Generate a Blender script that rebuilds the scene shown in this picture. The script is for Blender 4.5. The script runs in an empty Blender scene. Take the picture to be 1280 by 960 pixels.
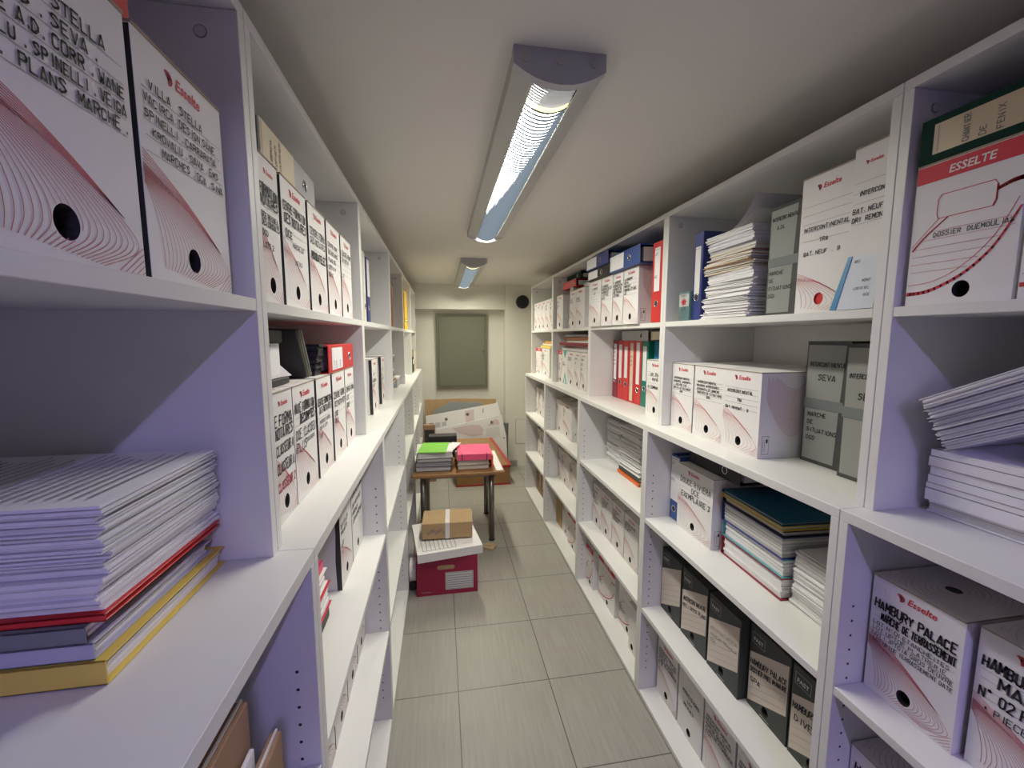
import bpy, bmesh, math, random
from mathutils import Vector, Matrix
PI = math.pi
rnd = random.Random(7)
scene = bpy.context.scene
COL = scene.collection

# ------------------------------------------------------------------ materials
MATS = {}
def mat(name, col, rough=.6, metal=0.0, emit=None, estr=0.0, var=0.0, scale=40.0, bump=0.0, spec=None, stretch=None):
    if name in MATS: return MATS[name]
    m = bpy.data.materials.new(name); m.use_nodes = True
    nt = m.node_tree; b = nt.nodes['Principled BSDF']
    b.inputs['Base Color'].default_value = (*col, 1)
    b.inputs['Roughness'].default_value = rough
    b.inputs['Metallic'].default_value = metal
    if spec is not None: b.inputs['Specular IOR Level'].default_value = spec
    if emit:
        b.inputs['Emission Color'].default_value = (*emit, 1); b.inputs['Emission Strength'].default_value = estr
    if var or bump:
        tc = nt.nodes.new('ShaderNodeTexCoord'); n = nt.nodes.new('ShaderNodeTexNoise')
        n.inputs['Scale'].default_value = scale; n.inputs['Detail'].default_value = 5
        if stretch:
            mp = nt.nodes.new('ShaderNodeMapping'); mp.inputs['Scale'].default_value = stretch
            nt.links.new(tc.outputs['Object'], mp.inputs['Vector']); nt.links.new(mp.outputs['Vector'], n.inputs['Vector'])
        else: nt.links.new(tc.outputs['Object'], n.inputs['Vector'])
        if var:
            r = nt.nodes.new('ShaderNodeMapRange'); r.inputs['To Min'].default_value = 1 - var; r.inputs['To Max'].default_value = 1 + var * .5
            mx = nt.nodes.new('ShaderNodeVectorMath'); mx.operation = 'SCALE'; mx.inputs[0].default_value = col
            nt.links.new(n.outputs['Fac'], r.inputs['Value']); nt.links.new(r.outputs['Result'], mx.inputs['Scale'])
            nt.links.new(mx.outputs['Vector'], b.inputs['Base Color'])
        if bump:
            bp = nt.nodes.new('ShaderNodeBump'); bp.inputs['Strength'].default_value = bump; bp.inputs['Distance'].default_value = .002
            nt.links.new(n.outputs['Fac'], bp.inputs['Height']); nt.links.new(bp.outputs['Normal'], b.inputs['Normal'])
    MATS[name] = m
    return m
melamine = mat('white_melamine', (.76, .755, .73), .38, var=.03, scale=8)
card = mat('white_card', (.80, .78, .765), .7, var=.04, scale=30)
holeshade = mat('hole_shade', (.03, .026, .025), .9)  # near-black colour stands for the shade inside finger holes
cardedge = mat('card_edge', (.36, .29, .22), .9)
redprint = mat('red_print', (.62, .035, .06), .6)
streak = mat('red_streak', (.56, .13, .16), .7)
arcprint = mat('fine_red_arcs', (.54, .20, .21), .7)
greyprint = mat('grey_rule', (.30, .26, .28), .7)
marker = mat('black_marker', (.022, .022, .026), .6)
pen = mat('grey_pen', (.10, .10, .12), .6)
redmark = mat('red_marker', (.50, .03, .06), .6)
paper = mat('white_paper', (.82, .81, .82), .75, var=.04, scale=25)
paper2 = mat('off_white_paper', (.70, .69, .67), .75, var=.05, scale=25)
paper3 = mat('grey_paper', (.52, .51, .52), .75, var=.06, scale=25)  # greyer tone for mixed leaves, some covers and pale print
paperc = mat('cream_paper', (.72, .63, .48), .75)
ink = mat('printed_ink', (.16, .16, .19), .8)
kraft = mat('kraft_card', (.46, .31, .16), .8, var=.12, scale=25)
brownenv = mat('brown_envelope', (.36, .22, .13), .75, var=.1, scale=12)
dark = mat('dark_plastic', (.018, .018, .022), .35)
blackcard = mat('black_card', (.025, .024, .026), .5)
charcoal = mat('charcoal_card', (.050, .056, .054), .6, var=.1, scale=20)
greycard = mat('grey_card', (.058, .062, .060), .6, var=.06, scale=12)
greyface = mat('grey_card_face', (.275, .28, .262), .6, var=.04, scale=12)
greyband = mat('grey_band', (.165, .182, .182), .55)
greybox = mat('light_grey_card', (.42, .43, .44), .6, var=.05, scale=15)
red = mat('red_cover', (.62, .030, .030), .4, var=.05, scale=10)
darkred = mat('dark_red_cover', (.25, .018, .035), .4)
blue = mat('blue_cover', (.035, .085, .30), .4)
navy = mat('navy_cover', (.03, .045, .20), .4)
skyblue = mat('sky_blue_cover', (.03, .22, .42), .4)
green = mat('green_cover', (.0, .17, .12), .4)
dkgreen = mat('dark_green_cover', (.005, .034, .024), .75, spec=.2)
yellow = mat('yellow_cover', (.80, .50, .02), .45)
yfolder = mat('yellow_folder', (.76, .58, .11), .6)
brownbind = mat('brown_cover', (.34, .10, .03), .4)
orange = mat('orange_cover', (.85, .16, .02), .45)
pink = mat('pink_cover', (.90, .10, .24), .5)
lime = mat('lime_cover', (.22, .60, .06), .5)
purple = mat('mauve_card', (.24, .21, .29), .55)
teal = mat('teal_print', (.08, .42, .38), .6)
gold = mat('beige_label', (.52, .41, .27), .35)
chrome = mat('chrome', (.75, .75, .76), .18, 1.0)
steel = mat('dark_steel', (.26, .245, .22), .28, .8)
wall_m = mat('wall_paint', (.74, .725, .655), .85, var=.03, scale=3, bump=.05)
ceil_m = mat('ceiling_paint', (.68, .66, .615), .9, var=.03, scale=2)
hatch_m = mat('grey_green_enamel', (.165, .168, .122), .35, var=.05, scale=4)
lampgrey = mat('lamp_grey', (.42, .42, .45), .45)
lampwing = mat('lamp_wing_grey', (.42, .42, .40), .4)
louv = mat('louver_blue_grey', (.0105, .0130, .0175), .9, spec=0.0)
woodtop = mat('wood_veneer', (.34, .17, .065), .35, var=.2, scale=8, stretch=(1, 12, 1))
magenta = mat('crimson_box', (.34, .012, .055), .5, var=.05, scale=10)
mat('lamp_end_glow', (.9, .8, .4), .6, emit=(1.0, .86, .42), estr=.8)  # warm glow of the tube end, put into louver ribs as weak emission
tube_warm = mat('lit_tube', (.9, .9, .9), .5, emit=(1.0, .978, .85), estr=64)
tube_far = mat('lit_tube_far', (.9, .9, .9), .5, emit=(1.0, .965, .79), estr=82)
tube_cool = mat('lit_tube_cool', (.9, .9, .9), .5, emit=(.43, .375, 1.0), estr=230)

def floor_material():
    m = bpy.data.materials.new('floor_tile'); m.use_nodes = True
    nt = m.node_tree; N = nt.nodes.new; L = nt.links.new; b = nt.nodes['Principled BSDF']
    tc = N('ShaderNodeTexCoord'); sp = N('ShaderNodeSeparateXYZ'); L(tc.outputs['Object'], sp.inputs[0])
    def mth(op, a, bb=None):
        n = N('ShaderNodeMath'); n.operation = op
        for i, v in enumerate((a, bb)):
            if v is None: continue
            if isinstance(v, (int, float)): n.inputs[i].default_value = v
            else: L(v, n.inputs[i])
        return n.outputs[0]
    T = .3955
    def cell(o, off):
        return mth('DIVIDE', mth('SUBTRACT', o, off - 20 * T), T)
    cx, cy = cell(sp.outputs['X'], .0455), cell(sp.outputs['Y'], 1.651)
    def line(c):
        f = mth('FRACT', c); d = mth('MINIMUM', f, mth('SUBTRACT', 1.0, f))
        return mth('LESS_THAN', d, .0052)
    g = mth('MAXIMUM', line(cx), line(cy))
    mp = N('ShaderNodeMapping'); mp.inputs['Scale'].default_value = (90, 5, 1); L(tc.outputs['Object'], mp.inputs['Vector'])
    n1 = N('ShaderNodeTexNoise'); n1.inputs['Scale'].default_value = 1.0; n1.inputs['Detail'].default_value = 6; L(mp.outputs[0], n1.inputs['Vector'])
    n2 = N('ShaderNodeTexNoise'); n2.inputs['Scale'].default_value = 3.0; L(tc.outputs['Object'], n2.inputs['Vector'])
    cid = N('ShaderNodeTexWhiteNoise'); cid.noise_dimensions = '2D'
    cmb = N('ShaderNodeCombineXYZ'); L(mth('FLOOR', cx), cmb.inputs[0]); L(mth('FLOOR', cy), cmb.inputs[1]); L(cmb.outputs[0], cid.inputs['Vector'])
    v = mth('ADD', mth('MULTIPLY', n1.outputs['Fac'], .55), mth('ADD', mth('MULTIPLY', n2.outputs['Fac'], .3), mth('MULTIPLY', cid.outputs['Value'], .16)))
    cr = N('ShaderNodeValToRGB'); L(v, cr.inputs[0])
    cr.color_ramp.elements[0].position = .3; cr.color_ramp.elements[0].color = (.285, .27, .237, 1)
    cr.color_ramp.elements[1].position = .78; cr.color_ramp.elements[1].color = (.41, .39, .345, 1)
    mx = N('ShaderNodeMix'); mx.data_type = 'RGBA'; L(g, mx.inputs['Factor']); L(cr.outputs['Color'], mx.inputs['A'])
    mx.inputs['B'].default_value = (.10, .092, .08, 1); L(mx.outputs['Result'], b.inputs['Base Color'])
    rr = N('ShaderNodeMapRange'); rr.inputs['To Min'].default_value = .28; rr.inputs['To Max'].default_value = .55
    L(n1.outputs['Fac'], rr.inputs['Value']); L(rr.outputs[0], b.inputs['Roughness'])
    bu = N('ShaderNodeBump'); bu.inputs['Strength'].default_value = .12; bu.inputs['Distance'].default_value = .002
    L(mth('SUBTRACT', n1.outputs['Fac'], mth('MULTIPLY', g, .8)), bu.inputs['Height']); L(bu.outputs[0], b.inputs['Normal'])
    return m

# ------------------------------------------------------------------ mesh builder
class MB:
    def __init__(s): s.v = []; s.f = []; s.m = []; s.mats = []
    def mi(s, m):
        if m not in s.mats: s.mats.append(m)
        return s.mats.index(m)
    def face(s, pts, m):
        k = len(s.v); s.v += [tuple(p) for p in pts]; s.f.append(tuple(range(k, k + len(pts)))); s.m.append(s.mi(m))
    def raw(s, vs, fs, m):
        k = len(s.v); s.v += [tuple(p) for p in vs]; i = s.mi(m)
        for f in fs: s.f.append(tuple(a + k for a in f)); s.m.append(i)
    def box(s, x0, x1, y0, y1, z0, z1, m, mtop=None):
        vs = [(x0,y0,z0),(x1,y0,z0),(x1,y1,z0),(x0,y1,z0),(x0,y0,z1),(x1,y0,z1),(x1,y1,z1),(x0,y1,z1)]
        s.raw(vs, [(0,3,2,1),(0,1,5,4),(1,2,6,5),(2,3,7,6),(3,0,4,7)], m); s.raw(vs, [(4,5,6,7)], mtop or m)
    def hexa(s, vs, m):
        s.raw(vs, [(0,3,2,1),(4,5,6,7),(0,1,5,4),(1,2,6,5),(2,3,7,6),(3,0,4,7)], m)
    def bbox(s, x0, x1, y0, y1, z0, z1, m, b=.0012):          # box with chamfered edges
        bm = bmesh.new(); bmesh.ops.create_cube(bm, size=1)
        for v in bm.verts:
            v.co = Vector(((x0+x1)/2 + v.co.x*(x1-x0), (y0+y1)/2 + v.co.y*(y1-y0), (z0+z1)/2 + v.co.z*(z1-z0)))
        bmesh.ops.bevel(bm, geom=bm.edges[:], offset=b, segments=1, affect='EDGES')
        bm.verts.index_update()
        s.raw([v.co[:] for v in bm.verts], [tuple(v.index for v in f.verts) for f in bm.faces], m); bm.free()
    def tube(s, p, q, r, m, n=16, r2=None, caps=True):
        p, q = Vector(p), Vector(q); d = (q - p).normalized(); a = d.orthogonal().normalized(); b = d.cross(a)
        r2 = r if r2 is None else r2; vs = []
        for c, rr in ((p, r), (q, r2)):
            for i in range(n):
                t = 2*PI*i/n; vs.append(c + a*math.cos(t)*rr + b*math.sin(t)*rr)
        fs = [(i, (i+1) % n, n+(i+1) % n, n+i) for i in range(n)]
        if caps: fs += [tuple(range(n-1, -1, -1)), tuple(range(n, 2*n))]
        s.raw(vs, fs, m)
    def ring(s, c, nrm, r, t, m, n=20, k=6):                      # torus
        c = Vector(c); d = Vector(nrm).normalized(); a = d.orthogonal().normalized(); b = d.cross(a); vs = []
        for i in range(n):
            A = 2*PI*i/n; e = a*math.cos(A) + b*math.sin(A)
            for j in range(k):
                B = 2*PI*j/k; vs.append(c + e*(r + t*math.cos(B)) + d*t*math.sin(B))
        s.raw(vs, [(i*k+j, ((i+1) % n)*k+j, ((i+1) % n)*k+(j+1) % k, i*k+(j+1) % k) for i in range(n) for j in range(k)], m)
    def build(s, name, parent=None, smooth=False):
        me = bpy.data.meshes.new(name); me.from_pydata(s.v, [], s.f)
        for m in s.mats: me.materials.append(m)
        me.polygons.foreach_set('material_index', s.m)
        if smooth: me.polygons.foreach_set('use_smooth', [True]*len(s.f))
        me.update()
        o = bpy.data.objects.new(name, me); COL.objects.link(o)
        if parent: o.parent = parent
        return o

# flat drawing on a plane: X right, Z up, facing -Y, at y = -e
class Draw:
    def __init__(s, mb, e=.0006, y=0.0, clip=None): s.mb = mb; s.y = y - e; s.clip = clip
    def line(s, pts, w, m, w2=None):
        n = len(pts)
        for i in range(n - 1):
            (ax, az), (bx, bz) = pts[i], pts[i+1]
            if s.clip:
                r = cliprect(ax, az, bx, bz, s.clip)
                if not r: continue
                ax, az, bx, bz = r
            dx, dz = bx-ax, bz-az; L = math.hypot(dx, dz)
            if L < 1e-7: continue
            wa = w if w2 is None else w + (w2-w)*i/(n-1)
            wb = w if w2 is None else w + (w2-w)*(i+1)/(n-1)
            nx, nz = -dz/L/2, dx/L/2; ex, ez = dx/L*w*.25, dz/L*w*.25
            y = s.y
            s.mb.face([(ax-ex-nx*wa, y, az-ez-nz*wa), (bx+ex-nx*wb, y, bz+ez-nz*wb), (bx+ex+nx*wb, y, bz+ez+nz*wb), (ax-ex+nx*wa, y, az-ez+nz*wa)], m)
    def rect(s, x0, x1, z0, z1, m, dy=0):
        s.mb.face([(x0, s.y-dy, z0), (x1, s.y-dy, z0), (x1, s.y-dy, z1), (x0, s.y-dy, z1)], m)
    def poly(s, pts, m, dy=0): s.mb.face([(x, s.y-dy, z) for x, z in pts], m)
    def disc(s, cx, cz, r, m, n=20, dy=0): s.poly([(cx+r*math.cos(2*PI*i/n), cz+r*math.sin(2*PI*i/n)) for i in range(n)], m, dy)
def cliprect(ax, az, bx, bz, c):
    x0, x1, z0, z1 = c; t0, t1 = 0.0, 1.0; dx, dz = bx-ax, bz-az
    for p, q in ((-dx, ax-x0), (dx, x1-ax), (-dz, az-z0), (dz, z1-az)):
        if abs(p) < 1e-12:
            if q < 0: return None
        else:
            r = q/p
            if p < 0: t0 = max(t0, r)
            else: t1 = min(t1, r)
    return None if t0 >= t1 else (ax+dx*t0, az+dz*t0, ax+dx*t1, az+dz*t1)

# stroke capitals on a 4 x 6 grid for handwriting
G = {'A':'00 26 40;11 31','B':'00 06 36 45 33 03;33 41 30 00','C':'45 36 16 05 01 10 30 41','D':'00 06 26 44 42 20 00','E':'46 06 00 40;03 33','F':'46 06 00;03 33',
'G':'45 36 16 05 01 10 30 42 22','H':'00 06;40 46;03 43','I':'20 26','J':'46 41 30 10 01','K':'00 06;46 03 40','L':'06 00 40','M':'00 06 22 46 40','N':'00 06 40 46',
'O':'16 05 01 10 30 41 45 36 16','P':'00 06 36 45 44 33 03','Q':'16 05 01 10 30 41 45 36 16;22 40','R':'00 06 36 45 44 33 03;23 40','S':'45 36 16 05 14 33 42 31 10 01',
'T':'06 46;26 20','U':'06 01 10 30 41 46','V':'06 20 46','W':'06 10 23 30 46','X':'00 46;06 40','Y':'06 23 46;23 20','Z':'06 46 00 40',
'0':'16 05 01 10 30 41 45 36 16','1':'05 16 10','2':'05 16 36 45 44 00 40','3':'06 46 23 42 31 10 01','4':'30 36 02 42','5':'46 06 03 34 42 31 10 01','6':'36 05 01 10 30 41 33 03','7':'06 46 10',
'8':'13 05 16 36 45 13 01 10 30 41 33','9':'43 13 05 16 36 45 30','.':'10 11','-':'13 33','+':'22 24;13 33','(':'36 14 12 30',')':'16 34 32 10','/':'00 46','#':'16 25 36 25','_':'00 40',"'":'16 15','°':'15 16 26 25 15'}
def hand(dr, text, x, z, h, w, m, jit=.35, slant=.0, adv=1.0, rise=0.0):
    u = h/6.0; cx = x; cz = z
    for ch in text.upper():
        acc = ch == 'É'
        if acc: ch = 'E'
        if ch in G:
            sc = 1 + rnd.uniform(-.08, .08); oz = rnd.uniform(-.4, .4)*u*jit
            for st in G[ch].split(';'):
                P = []
                for q in st.split():
                    a, b = int(q[0]), int(q[1])
                    px = cx + (a*.95 + rnd.uniform(-.3, .3)*jit)*u*sc*adv + b*u*slant; pz = cz + oz + (b + rnd.uniform(-.35, .35)*jit)*u*sc
                    P.append((px, pz))
                dr.line(P, w, m)
            if acc: dr.line([(cx+1.5*u, cz+6.8*u), (cx+3*u, cz+8*u)], w, m)
            k = 4.2 if ch == 'I' else 2.8 if ch in ".1'" else 5.5
        else: k = 3.4
        cx += k*u*adv; cz += rise*k*u
    return cx - x
def textwidth(t, h, adv=1.0):
    return sum((4.2 if c == 'I' else 2.8 if c in ".1'" else 5.5 if (c in G or c == 'É') else 3.4) for c in t.upper())*h/6*adv
FONTC = {}
def printed(mb, text, x, z, h, m, y=-.0008, bold=.0, shear=0.0, width=None):
    key = (text, bold, shear)
    if key not in FONTC:
        c = bpy.data.curves.new('type', 'FONT'); c.body = text; c.size = 1; c.offset = bold; c.shear = shear; c.resolution_u = 2; c.fill_mode = 'FRONT'
        o = bpy.data.objects.new('type', c); me = bpy.data.meshes.new_from_object(o)
        FONTC[key] = ([v.co[:] for v in me.vertices], [tuple(p.vertices) for p in me.polygons])
        bpy.data.objects.remove(o); bpy.data.curves.remove(c); bpy.data.meshes.remove(me)
    vs, fs = FONTC[key]
    if not vs: return
    xs = [v[0] for v in vs]; s = h/.70 if width is None else width/(max(xs)-min(xs)); sx = s
    mb.raw([(x + (v[0]-min(xs))*sx, y, z + v[1]*s) for v in vs], fs, m)

# ------------------------------------------------------------------ objects
def thing(name, label, cat, loc=(0,0,0), rot=(0,0,0), group=None):
    o = bpy.data.objects.new(name, None); COL.objects.link(o); o.empty_display_size = .05
    o.location = loc; o.rotation_euler = rot; o['label'] = label; o['category'] = cat
    if group: o['group'] = group
    return o
def tag(o, label, cat, group=None):
    o['label'] = label; o['category'] = cat
    if group: o['group'] = group
    return o
def struct(o): o['kind'] = 'structure'; return o
def place(side, y, x, z, tilt=0.0):
    """front centre of an item at (x, y, z): local X right as seen from the aisle, local Y into the shelf"""
    z += .0006
    if side == 'F': return (y, x, z), (0, 0, tilt)          # facing the camera end of the aisle
    return (x, y, z), (0, 0, (-PI/2 if side == 'R' else PI/2) + tilt)

XR, XRL, XL, XLL = .848, .792, -.268, -.213
BXR, BXL = 1.240, -.660
ZT, ZM, ZL, S1, S2, S3 = 1.964, 1.556, 1.153, .777, .393, .026
TH = .0185
# ------------------------------------------------------------------ the room
def room():
    mb = MB(); mb.face([(-.68, -2.6, 0), (1.26, -2.6, 0), (1.26, 4.9, 0), (-.68, 4.9, 0)], floor_material()); struct(mb.build('floor'))
    mb = MB(); mb.box(-.70, 1.28, -2.6, 4.9, 2.07, 2.12, ceil_m); struct(mb.build('ceiling'))
    mb = MB(); mb.box(-.72, -.672, -2.6, 4.9, 0, 2.07, wall_m); struct(mb.build('wall_left'))
    mb = MB(); mb.box(1.252, 1.30, -2.6, 4.9, 0, 2.07, wall_m); struct(mb.build('wall_right'))
    mb = MB(); mb.box(-.672, 1.252, -2.65, -2.6, 0, 2.07, mat('dark_end_paint', (.22, .21, .20), .8)); struct(mb.build('wall_front'))
    mb = MB(); mb.box(-.672, 1.252, 4.85, 4.9, 0, 2.07, wall_m); struct(mb.build('wall_back'))
    mb = MB(); mb.box(.712, 1.252, 4.71, 4.85, 0, 2.07, wall_m); struct(mb.build('wall_pillar'))
    mb = MB(); mb.box(-.672, .712, 4.735, 4.85, 1.80, 2.07, wall_m); struct(mb.build('trim_1'))
    mb = MB(); mb.bbox(.712, .85, 4.70, 4.71, 0, .072, mat('skirting_tile', (.36, .345, .31), .4)); struct(mb.build('baseboard_back'))
room()

# ------------------------------------------------------------------ bookcases
BAYR = [-.13, .70, 1.53, 2.35, 3.18, 3.95]
BAYL = [-.14, .706, 1.558, 2.405, 3.20, 3.98, 4.695]
def panel(name, parent, m, x0, x1, y0, y1, z0, z1):
    mb = MB(); mb.bbox(min(x0, x1), max(x0, x1), y0, y1, z0, z1, m, .0008); return mb.build(name, parent)
def drilled():
    """white melamine with two columns of shelf-pin holes every 32 mm"""
    m = mat('white_melamine_drilled', (.76, .755, .73), .38, var=.03, scale=8); nt = m.node_tree; N = nt.nodes.new; L = nt.links.new
    b = nt.nodes['Principled BSDF']; src = b.inputs['Base Color'].links[0].from_socket
    tc = N('ShaderNodeTexCoord'); sp = N('ShaderNodeSeparateXYZ'); L(tc.outputs['Object'], sp.inputs[0])
    def mth(op, a, bb=None):
        n = N('ShaderNodeMath'); n.operation = op
        for i, v in enumerate((a, bb)):
            if v is None: continue
            if isinstance(v, (int, float)): n.inputs[i].default_value = v
            else: L(v, n.inputs[i])
        return n.outputs[0]
    ax = mth('ABSOLUTE', sp.outputs['X'])
    dx = mth('ABSOLUTE', mth('SUBTRACT', ax, .169))
    zf = mth('FRACT', mth('DIVIDE', mth('SUBTRACT', sp.outputs['Z'], .007), .032)); dz = mth('MULTIPLY', mth('SUBTRACT', zf, .5), .032)
    d = mth('SQRT', mth('ADD', mth('MULTIPLY', dx, dx), mth('MULTIPLY', dz, dz)))
    hole = mth('MULTIPLY', mth('LESS_THAN', d, .0028), mth('MULTIPLY', mth('LESS_THAN', sp.outputs['Z'], .97), mth('GREATER_THAN', sp.outputs['Z'], .10)))
    mx = N('ShaderNodeMix'); mx.data_type = 'RGBA'; L(hole, mx.inputs['Factor']); L(src, mx.inputs['A']); mx.inputs['B'].default_value = (.02, .018, .02, 1)
    L(mx.outputs['Result'], b.inputs['Base Color']); return m
drill = drilled()
capm = mat('cover_cap', (.60, .59, .58), .5)
capring = mat('cap_gap', (.22, .21, .22), .6)
def cap(parent, x, y, ny, z):
    mb = MB(); mb.tube((x, y, z), (x, y + ny*.0012, z), .0085, capring, 20); mb.tube((x, y, z), (x, y + ny*.0018, z), .0072, capm, 20); mb.build('screw_cap', parent)
def bookcase(side, i, y0, y1, lab_base, lab_top):
    s = 1 if side == 'R' else -1
    xl, xu, bx = (XRL, XR, BXR) if side == 'R' else (XLL, XL, BXL)
    a, b = y0 + .0006, y1 - .0006
    yc = (y0+y1)/2
    root = thing('base_bookcase', lab_base, 'bookcase', (xl + s*.2, yc, 0), group='low bookcases of the %s' % ('row with the dark boxes' if s > 0 else 'row with the yellow folder'))
    def P(name, x0, x1, ya, yb, z0, z1, m=melamine):
        o = panel(name, root, m, x0 - (root.location.x), x1 - root.location.x, ya - yc, yb - yc, z0, z1); return o
    for (ya, yb, ny) in ((a, a+TH, 1), (b-TH, b, -1)):
        P('side_panel', xl, bx, ya, yb, .008, ZL-.0225, drill)
    for z in (S1, S2): P('shelf', xl + s*.001, bx - s*.006, a+TH+.0004, b-TH-.0004, z-TH, z)
    P('bottom_shelf', xl + s*.001, bx - s*.006, a+TH+.0004, b-TH-.0004, S3-TH, S3)
    P('worktop', xl, bx, a, b, ZL-.022, ZL)
    P('back_panel', bx - s*.005, bx, a+TH, b-TH, .008, ZL-.0225)
    for yy in (a+.03, b-.03):
        for xx in (xl + s*.05, bx - s*.05):
            mb = MB(); mb.tube((xx - root.location.x, yy-yc, 0), (xx - root.location.x, yy-yc, .0085), .012, dark, 12); mb.build('foot', root)
    top = thing('upper_bookcase', lab_top, 'bookcase', (xu + s*.2, yc, ZL), group='upper bookcases of the %s' % ('row with the dark boxes' if s > 0 else 'row with the yellow folder'))
    def Q(name, x0, x1, ya, yb, z0, z1):
        return panel(name, top, melamine, x0 - top.location.x, x1 - top.location.x, ya - yc, yb - yc, z0-ZL, z1-ZL)
    for (ya, yb, ny) in ((a, a+TH, 1), (b-TH, b, -1)):
        o = Q('side_panel', xu, bx, ya, yb, ZL+.0002, ZT-.0185)
        cap(o, xu + s*.048 - top.location.x, (yb if ny > 0 else ya)-yc, ny, 1.914-ZL)
    Q('shelf', xu + s*.0005, bx - s*.006, a+TH+.0004, b-TH-.0004, ZM-TH, ZM)
    Q('top_panel', xu, bx, a, b, ZT-.018, ZT)
    Q('back_panel', bx - s*.005, bx, a+TH, b-TH, ZL+.0002, ZT-.0185)
NR = ['hand-marked purple-lit boxes', 'charcoal boxes', 'red and green binders', 'teal-printed box', 'black wall disc']
rl = [('white open base bookcase nearest the camera opposite the yellow folder, under loose paper piles', 'white upper bookcase holding the green binder and the paper piles'),
      ('white open base bookcase holding the five charcoal label boxes', 'white upper bookcase holding the two tall grey boxes'),
      ('white open base bookcase under the row of upright red binders', 'white upper bookcase holding the row of upright red binders'),
      ('white open base bookcase second from the end wall, opposite the table', 'white upper bookcase second from the pillar, holding the teal-printed box'),
      ('white open base bookcase next to the end wall pillar with the black disc', 'white upper bookcase ending beside the black disc on the pillar')]
ll = [('white base bookcase whose worktop carries the yellow folder stack', 'white upper bookcase holding the two big boxes marked VILLA STELLA'),
      ('white base bookcase holding the bright pink folder under its worktop', 'white upper bookcase with the red binder lying on white boxes'),
      ('white base bookcase with empty shelves beside the crimson lidded box', 'white upper bookcase with a blue-footed binder on its top shelf'),
      ('white base bookcase with empty shelves beside the low wooden table', 'white upper bookcase holding two brown binders'),
      ('white base bookcase beside the table with lime folder, second from end wall', 'white upper bookcase holding the bright yellow binder'),
      ('white base bookcase touching the end wall, holding a white carton', 'white upper bookcase touching the end wall, with a small green carton')]
for i in range(5): bookcase('R', i, BAYR[i], BAYR[i+1], *rl[i])
for i in range(6): bookcase('L', i, BAYL[i], BAYL[i+1], *ll[i])

# ------------------------------------------------------------------ archive boxes
def holed_front(mb, w, h, hx, hz, r, m, n=28):
    ang = [2*PI*i/n for i in range(n)] + [math.atan2(cz-hz, cx-hx) % (2*PI) for cx, cz in ((w/2, h), (-w/2, h), (-w/2, 0), (w/2, 0))]
    ang.sort(); n = len(ang); C = []; R = []
    for q in ang:
        c, s_ = math.cos(q), math.sin(q); rr = 1/math.sqrt((c/r)**2 + (s_/(r*1.12))**2); C.append((hx+c*rr, hz+s_*rr)); t = 1e9
        if c > 1e-9: t = min(t, (w/2-hx)/c)
        if c < -1e-9: t = min(t, (-w/2-hx)/c)
        if s_ > 1e-9: t = min(t, (h-hz)/s_)
        if s_ < -1e-9: t = min(t, (0-hz)/s_)
        R.append((hx+c*t, hz+s_*t))
    for i in range(n):
        j = (i+1) % n
        mb.face([(C[i][0], 0, C[i][1]), (C[j][0], 0, C[j][1]), (R[j][0], 0, R[j][1]), (R[i][0], 0, R[i][1])][::-1], m)
    return C
def spline(pts, n=26):
    out = []
    P = [pts[0]] + list(pts) + [pts[-1]]
    for i in range(1, len(P)-2):
        for k in range(n//(len(pts)-1)+1):
            t = k/(n//(len(pts)-1)+1)
            out.append(tuple(.5*((2*P[i][a]) + (-P[i-1][a]+P[i+1][a])*t + (2*P[i-1][a]-5*P[i][a]+4*P[i+1][a]-P[i+2][a])*t*t + (-P[i-1][a]+3*P[i][a]-3*P[i+1][a]+P[i+2][a])*t**3) for a in (0, 1)))
    out.append(pts[-1]); return out
def swirl(dr, w, h, hx, hz, fine, lw, r=.0125):
    X = lambda u: -w/2 + u*w
    out = [(.005, .475), (.30, .398), (.60, .303), (.83, .212), (.94, .150), (.95, .112), (.88, .075), (.68, .022)]
    inn = [(.005, .40), (.04, .365), (.075, .315), (.105, .255), (.125, .20), (.137, .15), (.14, .11), (.14, .07)]
    N = 20 if fine else 9
    dr.clip = (-w/2+.0015, w/2-.0015, .002, h*.60)
    for k in range(N):
        f = k/(N-1.0)
        pts = spline([(X(a[0] + (b[0]-a[0])*f), h*(a[1] + (b[1]-a[1])*f)) for a, b in zip(out, inn)], 28 if fine else 16)
        for p, q in zip(pts, pts[1:]):
            if ((p[0]+q[0])/2-hx)**2 + ((p[1]+q[1])/2-hz)**2 > (r*1.12)**2: dr.line([p, q], lw, arcprint)
    for k in range(8 if fine else 5):
        z0 = .53 - k*(.014 if fine else .022)
        dr.line(spline([(X(.01), h*z0), (X(.35), h*(.425-k*.006)), (X(.62), h*(.322-k*.003)), (X(.86), h*.215)], 12), lw*1.15, streak, lw*.7)
    dr.clip = (X(.78), w/2-.0015, .004, h*.12)
    for k in range(5): dr.line([(X(.78 + .045*k), h*.012), (X(1.02 + .045*k), h*.135)], lw*1.1, arcprint)
    dr.clip = None
def logo(mb, dr, x, z, h, m):
    for r, sw in ((.50, h*.17), (.29, h*.15), (.10, h*.16)):
        P = [(x + h*.35 + h*r*1.1*math.cos(t), z + h*.42 + h*r*math.sin(t)*.95) for t in [(-.45 + 1.15*j/8)*PI for j in range(9)]]
        dr.line(P, sw, m)
    printed(mb, 'Esselte', x + h*1.35, z + h*.06, h, m, bold=.022, shear=.22, width=h*3.6, y=dr.y)
NB = [0]
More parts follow.
